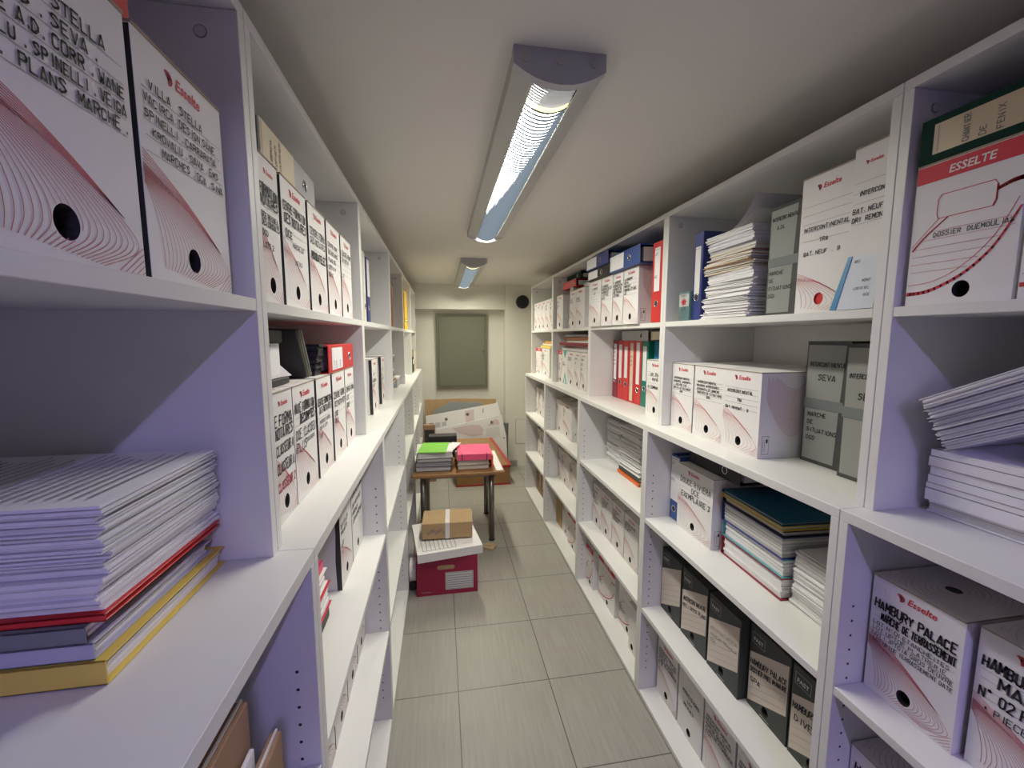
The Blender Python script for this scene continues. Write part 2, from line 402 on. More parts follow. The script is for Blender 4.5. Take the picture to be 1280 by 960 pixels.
def archive_box(side, ya, yb, xf, z, label, group, lines=(), style='swirl', h=.247, d=.33, tilt=0.0, fine=None, mark=True, hole='dark', size=None,
                tophole=False, sidearcs=False, ruled=True, lw=None, start=None, name='archive_box', cat='archive box', align=.06):
    w = abs(yb-ya) - .0014; yc = (ya+yb)/2
    fine = (yc < .75) if fine is None else fine
    loc, rot = place(side, yc, xf, z, tilt)
    t = thing(name, label, cat, loc, rot, group)
    body = {'swirl': card, 'ribbon': card, 'plain': card, 'fast': charcoal, 'grey': greycard, 'teal': card, 'flat': greybox, 'mauve': purple}[style]
    mb = MB(); hh = h - .003; r = .0125
    hs_ = h if h < .3 else .185
    hx, hz = (-.02*w, .135*hs_ + (.008 if h > .3 else 0)) if style == 'swirl' else ((.06*w, .095*h) if style == 'ribbon' else (-.02*w, .115*h))
    hashole = style not in ('grey', 'mauve')
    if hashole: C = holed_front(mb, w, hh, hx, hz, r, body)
    else: mb.face([(-w/2, 0, 0), (w/2, 0, 0), (w/2, 0, hh), (-w/2, 0, hh)], blackcard if style == 'mauve' else body)
    mb.face([(-w/2, d, 0), (-w/2, d, hh), (w/2, d, hh), (w/2, d, 0)], body)
    mb.face([(-w/2, 0, 0), (-w/2, 0, hh), (-w/2, d, hh), (-w/2, d, 0)], body)
    mb.face([(w/2, 0, 0), (w/2, d, 0), (w/2, d, hh), (w/2, 0, hh)], body)
    mb.face([(-w/2, 0, 0), (-w/2, d, 0), (w/2, d, 0), (w/2, 0, 0)], body)
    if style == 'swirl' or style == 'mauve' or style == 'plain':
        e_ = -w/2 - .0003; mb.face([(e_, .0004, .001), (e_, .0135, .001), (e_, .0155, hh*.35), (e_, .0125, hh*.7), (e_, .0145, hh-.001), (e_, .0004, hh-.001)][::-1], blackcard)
    dr = Draw(mb); dw = Draw(mb, .0010); X = lambda u: -w/2 + u*w
    plw = .00075 if fine else .0008
    if style in ('swirl',):
        swirl(dr, w, hs_, hx, hz, fine, plw)
        if mark: logo(mb, dr, X(.30), h*.885, .0135*min(1, w/.15), redprint)
        if ruled:
            for k in range(5): dr.line([(X(.05), h*(.782-k*.0625)), (X(.95), h*(.782-k*.0625))], plw*.8, greyprint)
    elif style == 'ribbon':
        dr.rect(X(0)+.001, X(1)-.001, h*.865, h*.982, redprint); printed(mb, 'ESSELTE', X(.33), h*.895, h*.06, card, y=dr.y-.0004, bold=.02, shear=.12, width=w*.42)
        rr = [(X(.27), h*.60), (X(.25), h*.63), (X(.25), h*.73), (X(.28), h*.76), (X(.76), h*.76), (X(.79), h*.73), (X(.79), h*.64), (X(.77), h*.60), (X(.27), h*.60)]
        dr.line(rr, .0011, redprint); dr.line([(X(.785), h*.73), (X(.785), h*.64), (X(.765), h*.605)], .0022, redprint)
        dr.line(spline([(X(.03), h*.40), (X(.14), h*.48), (X(.27), h*.55), (X(.36), h*.595)], 12), .0032, redprint, .0020)
        dr.line(spline([(X(.02), h*.425), (X(.14), h*.51), (X(.28), h*.60)], 10), .0010, redprint)
        dr.line(spline([(X(.02), h*.085), (X(.25), h*.10), (X(.55), h*.19), (X(.80), h*.34), (X(.99), h*.56)], 18), .0066, redprint, .0028)
        dr.line(spline([(X(.02), h*.15), (X(.28), h*.165), (X(.55), h*.25), (X(.80), h*.41), (X(.97), h*.62)], 18), .0009, redprint)
        dr.line(spline([(X(.79), h*.70), (X(.90), h*.725), (X(.99), h*.73)], 8), .0050, redprint, .007)
        for k in range(6):
            q = .24 + .055*k; dr.line([(X(.03 + max(0, k-3)*.08), h*q), (X(min(.99, .60 + k*.09)), h*q)], plw*.9, arcprint)
    elif style == 'fast':
        lab = mat('label_cream', (.62, .55, .48), .7)
        dr.poly([(X(.02), h*.05), (X(.97), h*.33), (X(.97), h*.90), (X(.02), h*.66)], lab)
        fr = [(X(.06), h*.80), (X(.38), h*.80), (X(.38), h*.925), (X(.06), h*.925), (X(.06), h*.80)]
        dr.line(fr, .0010, paper3); printed(mb, 'FAST', X(.10), h*.83, h*.06, paper2, y=dr.y, bold=.02, width=w*.24)
        for k in range(4): dw.line([(X(.06), h*(.40-k*.085)), (X(.93), h*(.64-k*.085))], .0008, greyprint)
        dw.rect(X(.36), X(.60), h*.028, h*.036, paper3)
    elif style == 'grey':
        dr.poly([(X(.05), h*.03), (X(.80), h*.03), (X(.84), h*.5), (X(.90), h*.97), (X(.03), h*.97)], greyface)
        dw.rect(X(.0)+.0005, X(.99), h*.455, h*.535, greyband)
        dw.line([(X(.02), h*.455), (X(.8), h*.452)], .001, greycard)
    elif style == 'teal':
        dr.poly([(X(.15), h*.99), (X(.85), h*.99), (X(.5), h*.76)], teal); dr.poly([(X(.1), h*.02), (X(.9), h*.02), (X(.5), h*.36)], teal)
        dw.poly([(X(.3), h*.03), (X(.7), h*.03), (X(.5), h*.24)], paper2)
    elif style == 'plain' and ruled:
        for k in range(6): dr.line([(X(.08), h*(.78-k*.06)), (X(.92), h*(.78-k*.06))], plw*.8, greyprint)
    if sidearcs:
        e = w/2 + .0006
        for k in range(26):
            P = []
            for j in range(17):
                u = -1 + 2*j/16; yy = d*.32 + u*d*.30; zz = h*(.25 + .022*k + .55*(abs(u)**1.7)*(1-.012*k))
                if zz < h*.96: P.append((yy, zz))
                elif P and len(P) > 1: break
                else: P = []
            for p, q in zip(P, P[1:]):
                if q[0] < .01 or p[0] < .008: continue
                a_ = .0005
                mb.face([(e, p[0], p[1]-a_), (e, q[0], q[1]-a_), (e, q[0], q[1]+a_), (e, p[0], p[1]+a_)], arcprint)
        for (p, q) in (((.012, .012), (.034, .012)), ((.034, .012), (.034, .064)), ((.034, .064), (.012, .064)), ((.012, .064), (.012, .012)), ((.016, .02), (.016, .05)), ((.021, .02), (.021, .05)), ((.025, .045), (.030, .055))):
            y0, y1 = sorted((p[0], q[0])); z0, z1 = sorted((p[1], q[1])); mb.face([(e, y0, z0), (e, y1+.0008, z0), (e, y1+.0008, z1+.0008), (e, y0, z1+.0008)], marker)
    # handwriting
    if lines:
        ls = (size or .0115)*.86
        st = start if start is not None else {'swirl': .792, 'ribbon': .40, 'fast': .60, 'grey': .80, 'teal': .62, 'plain': .80, 'flat': .6, 'mauve': .6}[style]
        for k, ln in enumerate(lines):
            col = marker; hs = ls; zz = h*st - (k)*h*.0625*(ls/.0115 if ls > .0135 else 1); xx = X(align); wt = lw or ls*.19; rise = 0.0
            if isinstance(ln, tuple):
                ln, o = ln; hs = o.get('s', ls); col = o.get('m', marker); xx = X(o.get('x', align)); zz = h*o['z'] if 'z' in o else zz; wt = o.get('w', hs*.21)*.95; rise = o.get('r', 0)
            if not ln: continue
            if style == 'fast': rise = .18
            av = w*(1-.04) - (xx + w/2); tw = textwidth(ln, hs); adv = min(1.0, av/tw) if tw > 0 else 1
            hand(dw, ln, xx, zz, hs, wt, col, adv=adv, rise=rise, slant=.05)
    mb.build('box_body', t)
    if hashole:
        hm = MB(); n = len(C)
        hm.raw([(c[0], 0, c[1]) for c in C] + [(c[0], .03, c[1]) for c in C], [(i, n+i, n+(i+1) % n, (i+1) % n) for i in range(n)], holeshade if hole == 'dark' else red)
        hm.face([(c[0], (.03 if hole == 'dark' else .004), c[1]) for c in C], blackcard if hole == 'dark' else red)  # dark holes end in a black sheet standing for inner shade
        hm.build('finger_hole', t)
    lid = MB(); lm = body if style in ('fast', 'grey', 'mauve', 'flat') else card
    lid.box(-w/2+.0002, w/2-.0002, -.0012, d-.001, hh+.0001, h, cardedge if lm is card else lm, lm)
    if tophole:
        for k in range(13):
            rr = .018 + k*.0075; P = [(-.0 + rr*1.0*math.cos(a_), .085 + rr*1.5*math.sin(a_)) for a_ in [2*PI*j/28 for j in range(29)]]
            for p, q in zip(P, P[1:]):
                if max(abs(p[0]), abs(q[0])) < w/2-.003 and min(p[1], q[1]) > .004:
                    lid.face([(p[0], p[1]-.0005, h+.0005), (q[0], q[1]-.0005, h+.0005), (q[0], q[1]+.0005, h+.0005), (p[0], p[1]+.0005, h+.0005)], arcprint)
        lid.face([(.012*math.cos(2*PI*j/20), .085+.012*math.sin(2*PI*j/20), h+.0007) for j in range(20)], blackcard)
    lid.build('lid', t)
    return t

# ------------------------------------------------------------------ lever arch binders
def binder(side, y, xf, z, cover, label, group=None, w=.075, h=.315, d=.285, lie=False, lab=paper, labspan=(.42, .95), labw=.62, lines=(), tilt=0.0, roll=0.0, ringz=.075, name='lever_binder', cat='binder', tight=True, lwid=None, flip=False, fat=True):
    loc, rot = place(side, y, xf, z, tilt)
    t = thing(name, label, cat, loc, (0, 0, 0), group)
    M = Matrix.Rotation(rot[2], 4, 'Z')
    if lie:   # spine faces the aisle, its long side level; the label end lies to the seen left unless flipped
        M = M @ Matrix.Translation((0, 0, w/2)) @ Matrix.Rotation(-PI/2 if not flip else PI/2, 4, 'Y') @ Matrix.Translation((0, 0, -h/2))
    elif roll: M = M @ Matrix.Rotation(roll, 4, 'Y')
    t.matrix_world = Matrix.Translation(loc) @ M
    mb = MB(); b = .003
    mb.bbox(-w/2, w/2, 0, .0035, 0, h, cover, .0015)
    mb.bbox(-w/2, -w/2+b, .0025, d, 0, h, cover, .0008); mb.bbox(w/2-b, w/2, .0025, d, 0, h, cover, .0008)
    mb.build('cover', t)
    if fat:
        pb = MB()
        pb.box(-w/2+.008, w/2-.012, .02, d-.012, .006, h-.012, paper2)
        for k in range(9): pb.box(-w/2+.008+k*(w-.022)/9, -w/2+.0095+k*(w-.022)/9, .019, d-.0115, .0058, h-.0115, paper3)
        pb.build('paper_block', t)
    lb = MB(); dr = Draw(lb, .0007); lw_ = w*labw/2
    dr.rect(-lw_, lw_, h*labspan[0], h*labspan[1], lab)
    dw = Draw(lb, .0012)
    zz = h*labspan[1] - .03
    if lines:
        for k, ln in enumerate(lines):
            # writing runs across the narrow spine label, or down it when the binder lies flat
            hs = .0085; tw = textwidth(ln, hs) or 1; hand(dw, ln, -lw_*.85, zz - k*.022, hs, .0013, pen, adv=min(1, 1.7*lw_/tw))
    dw.rect(-lw_*.9, lw_*.9, h*labspan[1]-.008, h*labspan[1]-.0065, greyprint)
    lb.build('spine_label', t)
    rg = MB(); rg.ring((0, -.0005, ringz), (0, 1, 0), .0125, .0016, chrome); rg.face([(.0115*math.cos(2*PI*j/18), -.0006, ringz + .0115*math.sin(2*PI*j/18)) for j in range(18)], blackcard)
    rg.build('finger_ring', t, True)
    return t

# ------------------------------------------------------------------ paper bundles
def sheets(w, d, h, n, cols, jit=.003, gap=.12, bend=0.0, bend2=0.0, seg=8, yaw=.02, flare=0.0):
    """n leaves, local X across the front, Y into the shelf, base at z 0; bend curls the right end, bend2 sags the middle"""
    mb = MB(); z = 0.0; raws = [rnd.uniform(.5, 1.6) for _ in range(n)]; tot = sum(raws)
    for k in range(n):
        t = raws[k]/tot*h; ox, oy = rnd.uniform(-jit, jit), rnd.uniform(-jit*.8, jit) + flare*k/n; a = rnd.uniform(-yaw, yaw); m = cols[k % len(cols)] if not callable(cols) else cols(k)
        ww = w*rnd.uniform(.985, 1.0); dd = d*rnd.uniform(.975, 1.0); g = t*gap
        V = []
        for zz in (z+g*.5, z+t-g*.5):
            for yy in (0, dd):
                for i in range(seg+1):
                    u = i/seg; x = -ww/2 + ww*u; y = yy
                    X_ = x*math.cos(a)-y*math.sin(a)+ox; Y_ = x*math.sin(a)+y*math.cos(a)+oy
                    Z_ = zz + (k+1)/n*(bend*max(0, u-.35)**2 + bend2*(-(1-(2*u-1)**2)))
                    V.append((X_, Y_, Z_))
        S = seg+1; F = []
        for i in range(seg):
            F += [(i, i+1, S+i+1, S+i)[::-1], (2*S+i, 2*S+i+1, 3*S+i+1, 3*S+i), (i, i+1, 2*S+i+1, 2*S+i), (S+i, S+i+1, 3*S+i+1, 3*S+i)[::-1]]
        F += [(0, S, 3*S, 2*S)[::-1], (seg, S+seg, 3*S+seg, 2*S+seg)]
        mb.raw(V, F, m); z += t
    return mb
def bundle(side, y, xf, z, w, d, h, n, label, cat='papers', group=None, cols=(paper,), tilt=0.0, pitch=0.0, name='paper_bundle', text=False, **k):
    loc, rot = place(side, y, xf, z, tilt)
    mb = sheets(w, d, h, n, cols, **k)
    if text:
        for i in range(22):
            yy = .02 + i*.0125; x1 = w*.40*rnd.uniform(.6, 1)
            mb.face([(-w*.42, yy, h+.0012), (x1, yy, h+.0012), (x1, yy+.0024, h+.0012), (-w*.42, yy+.0024, h+.0012)], greyprint)
    o = mb.build(name); o.location = loc; o.rotation_euler = rot
    if pitch: o.matrix_world = Matrix.Translation(loc) @ Matrix.Rotation(rot[2], 4, 'Z') @ Matrix.Rotation(pitch, 4, 'Y')
    return tag(o, label, cat, group)
def folder(side, y, xf, z, w, d, h, cover, label, cat='folder', group=None, inner=(paper, paper2), n=7, tilt=0.0, spine='front', name='document_folder', straps=False, pitch=0.0, flap=None, lean=None):
    """a card folder lying flat with its sheets inside; spine 'front', 'left' or 'right' is the closed edge"""
    loc, rot = place(side, y, xf, z, tilt)
    t = thing(name, label, cat, loc, rot, group)
    if pitch: t.matrix_world = Matrix.Translation(loc) @ Matrix.Rotation(rot[2], 4, 'Z') @ Matrix.Rotation(pitch, 4, 'Y')
    mb = MB(); b = .0018
    mb.bbox(-w/2, w/2, 0, d, 0, b, cover, .0005); mb.bbox(-w/2, w/2, 0, d, h-b, h, cover, .0005)
    if spine == 'front': mb.bbox(-w/2, w/2, 0, b, 0, h, cover, .0005)
    if spine == 'left': mb.bbox(-w/2, -w/2+b, 0, d, 0, h, cover, .0005)
    if spine == 'right': mb.bbox(w/2-b, w/2, 0, d, 0, h, cover, .0005)
    if spine == 'back': mb.bbox(-w/2, w/2, d-b, d, 0, h, cover, .0005)
    mb.build('cover', t)
    s = sheets(w-.014, d-.016, h-2*b-.0008, n, inner, .002, yaw=.006); o = s.build('sheets', t); o.location = (0, .006, b+.0003)
    if straps:
        e = MB()
        for xx in (-w*.36, w*.36): e.box(xx-.003, xx+.003, -.0014, .03, -.0002, h+.0008, dark)
        e.build('elastic_strap', t)
    return t

# ================================================================== RIGHT ROW
ORD = ['first', 'second', 'third', 'fourth', 'fifth', 'sixth', 'seventh', 'eighth', 'ninth', 'tenth', 'eleventh', 'twelfth', 'thirteenth', 'fourteenth']
# ---- bookcase nearest the camera
g = 'red banded archive boxes under the green binder'
archive_box('R', .671, .519, .86, ZM, 'white archive box with red band marked DOSSIER, under the dark green binder', g, [('DOSSIER  DUEMOULIAS', dict(x=.24, z=.475, s=.0075, w=.0011))], 'ribbon')
archive_box('R', .514, .362, .86, ZM, 'white red-banded archive box at the very edge, beside the one marked DOSSIER', g, [('DOSSIER', dict(x=.2, z=.475, s=.0075))], 'ribbon')
binder('R', .513, .858, ZM+.2475, dkgreen, 'dark green binder with beige label lying on red banded archive boxes', lie=True, lab=gold, labspan=(.10, .93), labw=.66, w=.076, lines=('', 'CHANTIER', 'DE', 'FENIX'), ringz=.02)
cols = (paper, paper, paper2)
zz = ZL + .0006
for k, (hh, yy, xx) in enumerate(((.026, .515, .955), (.036, .512, .938), (.034, .510, .934), (.034, .508, .93))):
    bundle('R', yy, xx, zz, .298 - .004*k, .21, hh, 4 if k == 0 else 2, 'thick folded white bundle, %s from the bottom of pile beside the tall grey boxes' % ORD[k],
           group='folded bundles on the worktop near the camera', cols=cols, jit=.002, gap=.10, yaw=.006, name='folded_bundle'); zz += hh + .0006
zt0 = zz
for k, (hh, n) in enumerate(((.015, 7), (.017, 8), (.018, 9), (.017, 8), (.018, 9))):
    off = .001 + sum((.015, .017, .018, .017, .018)[:k]) + .001*k
    p = -.50
    # base corner of the slope rests on the folded bundles at the far end
    cx = .125*math.cos(p); 
    bundle('R', .618 - cx - math.sin(p)*off - .008*k*math.cos(p), .925 - .012*k, zt0 + .125*math.sin(-p) + math.cos(p)*off + .004 + .008*k*math.sin(-p), .25, .21, hh, n,
           'loose white sheaf sloping up to the camera, %s from the bottom of the sloping sheaves' % ORD[k], group='sloping sheaves on the worktop near the camera',
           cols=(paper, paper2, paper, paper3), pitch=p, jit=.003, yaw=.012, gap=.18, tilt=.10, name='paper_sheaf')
bundle('R', .437, .95, zt0, .12, .20, .055, 12, 'white paper block propping up the sloping sheaves', cols=cols, name='paper_block', yaw=.01)
g = 'boxes marked HAMBURY on the shelf under the worktop'
archive_box('R', .676, .521, .86, S1, 'white archive box marked MARCHÉ DE TERRASSEMENT in thick marker', g,
  [('HAMBURY PALACE', dict(x=.05, z=.735, s=.0165, w=.0034)), ('MARCHÉ DE TERRASSEMENT', dict(x=.14, z=.645, s=.0150, w=.0027)), ('LOT N°01 ETANCHEITES', dict(x=.05, z=.588, s=.0078, w=.0011)), ('LOT UPTOE PLATRERIE', dict(x=.05, z=.54, s=.0078, w=.0011)),
   ('LOT LIPTOIA GROS OEUVRE', dict(x=.05, z=.492, s=.0078, w=.0011)), ('LOT UPTOE TERRASSEMENT DATE', dict(x=.07, z=.444, s=.0078, w=.0011))], tophole=True)
archive_box('R', .513, .358, .875, S1, 'white archive box marked MARCHÉ N° 02 at the edge of the picture', g,
  [('HAMBURY PALACE', dict(x=.05, z=.745, s=.0175, w=.0036)), ('MARCHÉ', dict(x=.2, z=.64, s=.0175, w=.0036)), ('N° 02 PLATRERIE', dict(x=.05, z=.53, s=.0165, w=.003)), ('+ PIECES ANNEXES', dict(x=.1, z=.44, s=.011, w=.0015))], tophole=True)
g = 'boxes on the fourth shelf near the camera'
archive_box('R', .679, .527, .85, S2, 'white archive box, only its top corner showing under the MARCHÉ DE TERRASSEMENT box', g, [('HAMBURY', dict(x=.08, z=.8, s=.016, w=.0032))], tophole=True)
archive_box('R', .520, .368, .855, S2, 'white archive box beneath the box marked MARCHÉ N° 02', g, [('HAMBURY', dict(x=.08, z=.8, s=.016, w=.0032))], tophole=True)

# ---- second bookcase : the grey boxes
pk = thing('tea_packet', 'small teal packet with a red maple leaf beside the blue binder', 'packet', *place('R', 1.428, .872, ZM))
mb = MB(); mb.bbox(-.033, .033, 0, .03, 0, .104, mat('packet_teal', (.11, .20, .20), .4), .003); mb.build('packet_body', pk)
mb = MB(); dr = Draw(mb, .0005)
dr.rect(-.031, .031, .052, .096, mat('packet_pale', (.45, .48, .45), .5)); leaf = [(0, .052), (.004, .060), (.013, .057), (.011, .064), (.018, .071), (.011, .072), (.010, .079), (.004, .074), (0, .085), (-.004, .074), (-.010, .079), (-.011, .072), (-.018, .071), (-.011, .064), (-.013, .057), (-.004, .060)]
dr.poly(leaf, mat('leaf_red', (.40, .015, .04), .5), .0005)
hand(Draw(mb, .001), 'CANADA', -.022, .087, .007, .001, ink); hand(Draw(mb, .001), 'D O', -.012, .038, .010, .0016, marker); hand(Draw(mb, .001), 'INFUSION', -.026, .024, .007, .001, ink); hand(Draw(mb, .001), 'ERABLE', -.024, .010, .007, .001, ink); mb.build('label', pk)
binder('R', 1.372, .884, ZM, navy, 'blue lever binder standing behind the tall paper stack', w=.05, lab=paper2, labspan=(.30, .84), labw=.6, ringz=.08, h=.30)
specs = [(.017, 'w'), (.016, 'w'), (.017, 'w'), (.015, 'w'), (.017, 'w'), (.016, 'w'), (.014, 'w'), (.028, 't'), (.012, 'c'), (.013, 'c'), (.013, 'c'), (.012, 'c'), (.022, 'c2'), (.027, 'b'), (.020, 't')]
zz = ZM + .0006
for k, (hh, ty) in enumerate(specs):
    c = {'w': (paper, paper, paper2, paper), 't': (paper, paper), 'c': (paperc, paper2, paper, brownenv), 'c2': (paper2, paperc, paper2), 'b': (mat('bluish_paper', (.68, .69, .78), .7), paper)}[ty]
    bundle('R', 1.222 + rnd.uniform(-.006, .006), .885 + rnd.uniform(-.006, .012), zz, .215, .30, hh, {'w': 5, 't': 6, 'c': 4, 'c2': 4, 'b': 5}[ty],
           {'w': 'dog-eared white paper bundle', 't': 'flat white paper block', 'c': 'cream edged folder of papers', 'c2': 'cream paper block', 'b': 'bluish white paper block'}[ty] + ', %s from the bottom of stack beside the grey box' % (ORD[k] if k < 14 else 'topmost, fifteenth'),
           group='bundles of the tall stack on the top shelf', cols=c, jit=.007 if ty in 'wc' else .002, yaw=.035, tilt=rnd.uniform(-.04, .04), name='paper_bundle'); zz += hh + .0006
mb = sheets(.20, .27, .002, 2, (paper2,), bend=.20, yaw=.02); o = mb.build('curled_sheet'); o.location, o.rotation_euler = place('R', 1.225, .90, zz); tag(o, 'curled white sheet lifting off the top of the tall paper stack', 'paper')
archive_box('R', 1.067, .965, .90, ZM, 'grey strapped archive box on the top shelf beside the tall paper stack', 'grey strapped archive boxes',
  [('INTERCONTINENTAL', dict(x=.06, z=.87, s=.009)), ('A.DL', dict(x=.25, z=.79, s=.009)), ('MARCHE', dict(x=.08, z=.38, s=.009)), ('DE', dict(x=.08, z=.31, s=.009)), ('SITUATIONS', dict(x=.08, z=.24, s=.009)), ('DGD', dict(x=.08, z=.17, s=.009))], 'grey', h=.29, d=.30)
g = 'tall archive boxes on the top shelf'
archive_box('R', .945, .806, .88, ZM, 'tall white archive box with a red hole, marked TRA', g,
  [('INTERCONTINENTAL', dict(x=.08, z=.602, s=.0088, w=.0016)), ('TRA', dict(x=.42, z=.513, s=.0088, w=.0016)), ('BAT. NEUF  .  B', dict(x=.12, z=.426, s=.0088, w=.0016))], h=.322, hole='red', start=.6)
archive_box('R', .803, .722, .868, ZM, 'tall white archive box behind the clear folder, marked DAT NEUF', g,
  [('INTERCONT', dict(x=.2, z=.70, s=.0088, w=.0016)), ('BAT. NEUF', dict(x=.06, z=.60, s=.0088, w=.0016)), ('DRI  REMONT', dict(x=.06, z=.545, s=.0088, w=.0016))], h=.334)
t = thing('presentation_folder', 'clear presentation folder with blue spine leaning on the tall white boxes', 'folder', *place('R', .752, .852, ZM+.001))
t.rotation_euler = (math.radians(-7), 0, -PI/2)
mb = MB(); mb.hexa([(-.062, 0, 0), (.028, 0, 0), (.028, .004, 0), (-.062, .004, 0), (-.040, 0, .112), (.028, 0, .112), (.028, .004, .112), (-.040, .004, .112)], mat('glossy_pale_cover', (.70, .74, .80), .12)); dr = Draw(mb, .0006)
hand(dr, 'BEC', -.028, .097, .005, .0008, ink); hand(dr, 'MONT', -.004, .056, .005, .0008, ink); hand(dr, 'LOGICIEL', -.02, .04, .005, .0008, ink); hand(dr, 'DCE', .004, .026, .005, .0008, ink); mb.build('cover', t)
mb = MB(); mb.hexa([(-.066, -.0015, 0), (-.052, -.0015, 0), (-.052, .0055, 0), (-.066, .0055, 0), (-.044, -.0015, .112), (-.035, -.0015, .112), (-.035, .0055, .112), (-.044, .0055, .112)], skyblue); mb.build('slide_spine', t)
# worktop row
g = 'white archive boxes on the worktop beside the tall grey boxes'
archive_box('R', 1.508, 1.368, .886, ZL, 'white archive box farthest of the three beside the tall grey boxes', g, [('INTERCONTINENTAL', dict(x=.1, z=.76)), ('MARCHES, AVENANTS', dict(x=.1, z=.71)), ('DGD PRE. EXE', dict(x=.2, z=.66)), ('DEVIS LOT BATIMENT', dict(x=.1, z=.61)), ('DGD', dict(x=.4, z=.56))], size=.0085)
archive_box('R', 1.362, 1.200, .886, ZL, 'white archive box in the middle of the three beside the tall grey boxes', g, [('INTERCONTINENTAL', dict(x=.12, z=.76)), ('MAISONS INTERIEURES', dict(x=.1, z=.71)), ('AVENANTS LOT ANNEXE', dict(x=.1, z=.66)), ('MARCHES DE SITUATIONS', dict(x=.12, z=.61)), ('DGD', dict(x=.45, z=.56))], size=.0085)
archive_box('R', 1.196, 1.038, .881, ZL, 'white archive box with printed side nearest of the three beside the tall grey boxes', g, [('INTERCONTINENTAL', dict(x=.1, z=.725)), ('TRA', dict(x=.4, z=.62)), ('BAT. REMONT. .  B', dict(x=.08, z=.515))], size=.0092, sidearcs=True)
g = 'tall grey archive boxes on the worktop'
archive_box('R', 1.022, .893, 1.004, ZL, 'tall grey archive box marked SEVA on the worktop', g, [('INTERCONTINENTAL', dict(x=.08, z=.80, s=.0105)), ('SEVA', dict(x=.32, z=.69, s=.0145)), ('MARCHE', dict(x=.13, z=.39, s=.0105)), ('DE', dict(x=.13, z=.325, s=.0105)), ('SITUATIONS', dict(x=.13, z=.26, s=.0105)), ('DGD', dict(x=.13, z=.195, s=.0105))], 'grey', h=.334, d=.22)
archive_box('R', .880, .752, .975, ZL, 'second tall grey archive box, half hidden between the SEVA box and the upright panel', g, [('INTERCONTINENTAL', dict(x=.08, z=.75, s=.0105)), ('SEVA', dict(x=.3, z=.6, s=.0145))], 'grey', h=.330, d=.25)
# shelf under the worktop
binder('R', 1.478, .898, S1, blue, 'blue footed binder with white spine beside the box marked EXEMPLAIRE 3', w=.058, h=.262, lab=paper, labspan=(.30, .97), labw=.96, lines=('LOT', '', '', 'DCE'), ringz=.045)
archive_box('R', 1.442, 1.232, .89, S1, 'white archive box marked EXEMPLAIRE 3 under a black binder', None,
  [('DOUCE RIVIERA', dict(x=.08, z=.735, s=.0185, w=.0026)), ('DCE', dict(x=.42, z=.625, s=.0185, w=.0026)), ('EXEMPLAIRE 3', dict(x=.12, z=.515, s=.0185, w=.0026))], sidearcs=True)
binder('R', 1.30, .93, S1+.2478, blackcard, 'black binder lying on the box marked EXEMPLAIRE 3', lie=True, w=.06, lab=blackcard, h=.28)
zz = S1
g = 'folders stacked beside the box marked EXEMPLAIRE 3'
for k, (cv, hh, lb, inn) in enumerate(((darkred, .062, 'dark red folder, bottom of the stack beside the box marked EXEMPLAIRE 3', (paper, paper)), (mat('turquoise_cover', (.10, .38, .46), .35), .052, 'turquoise folder directly on top of the dark red folder', (paper, paper)),
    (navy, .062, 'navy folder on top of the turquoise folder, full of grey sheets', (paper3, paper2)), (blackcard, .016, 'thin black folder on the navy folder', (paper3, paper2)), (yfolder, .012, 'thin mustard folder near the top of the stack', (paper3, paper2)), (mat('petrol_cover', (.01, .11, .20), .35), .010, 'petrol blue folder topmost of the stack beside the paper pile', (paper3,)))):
    folder('R', 1.082 + .003*k, .912 + .004*(k % 2), zz, .268, .29, hh, cv, lb, group=g, inner=inn, n=9 if hh > .03 else 3, spine='left', tilt=-.04); zz += hh + .0004
zz = S1 + .0006
for k, hh in enumerate((.055, .045, .050)):
    bundle('R', .840, .928 + .003*k, zz, .203, .28, hh, 11, 'white paper pile beside the dark red folder, %s' % ('bottom third', 'middle third', 'topmost third')[k], group='white paper pile beside the coloured folders', cols=(paper, paper, paper2, paper, paper3), jit=.004, tilt=-.03, yaw=.012); zz += hh+.0006
# dark boxes
g = 'charcoal archive boxes with slanted labels'
FB = [(1.508, 1.367, 'farthest charcoal box, its slanted label ruled but hardly written on', [('', {})], .876), (1.359, 1.206, 'charcoal box second from the far end, label in bold marker', [('INTERCONTINENTAL', dict(x=.06, z=.52, s=.015, w=.0032)), ('NOT. - DEVIS. PLANS', dict(x=.06, z=.43, s=.012, w=.0024))], .875),
      (1.198, 1.046, 'charcoal box in the middle, label in thin pencil', [('INTERCONTINENTAL', dict(x=.08, z=.53, s=.011, m=pen, w=.001)), ('MARCHE TRAVAUX', dict(x=.1, z=.45, s=.010, m=pen, w=.001)), ('DGD', dict(x=.1, z=.37, s=.010, m=pen, w=.001))], .874),
      (1.038, .890, 'charcoal box marked HAMBURY PALACE GPA', [('HAMBURY PALACE', dict(x=.05, z=.53, s=.0165, w=.0034)), ('DOSSIER PRELIMINAIRE', dict(x=.05, z=.43, s=.014, w=.003)), ('GPA', dict(x=.08, z=.32, s=.014, w=.003))], .90),
      (.884, .736, 'nearest charcoal box, marked DIVERS', [('HAMBURY PALACE', dict(x=.05, z=.53, s=.0165, w=.0034)), ('DIVERS', dict(x=.1, z=.41, s=.0165, w=.003))], .90)]
for (a, b, lb, ln, xf) in FB: archive_box('R', a, b, xf, S2, lb, g, ln, 'fast', h=.258)
g = 'white archive boxes below the charcoal boxes'
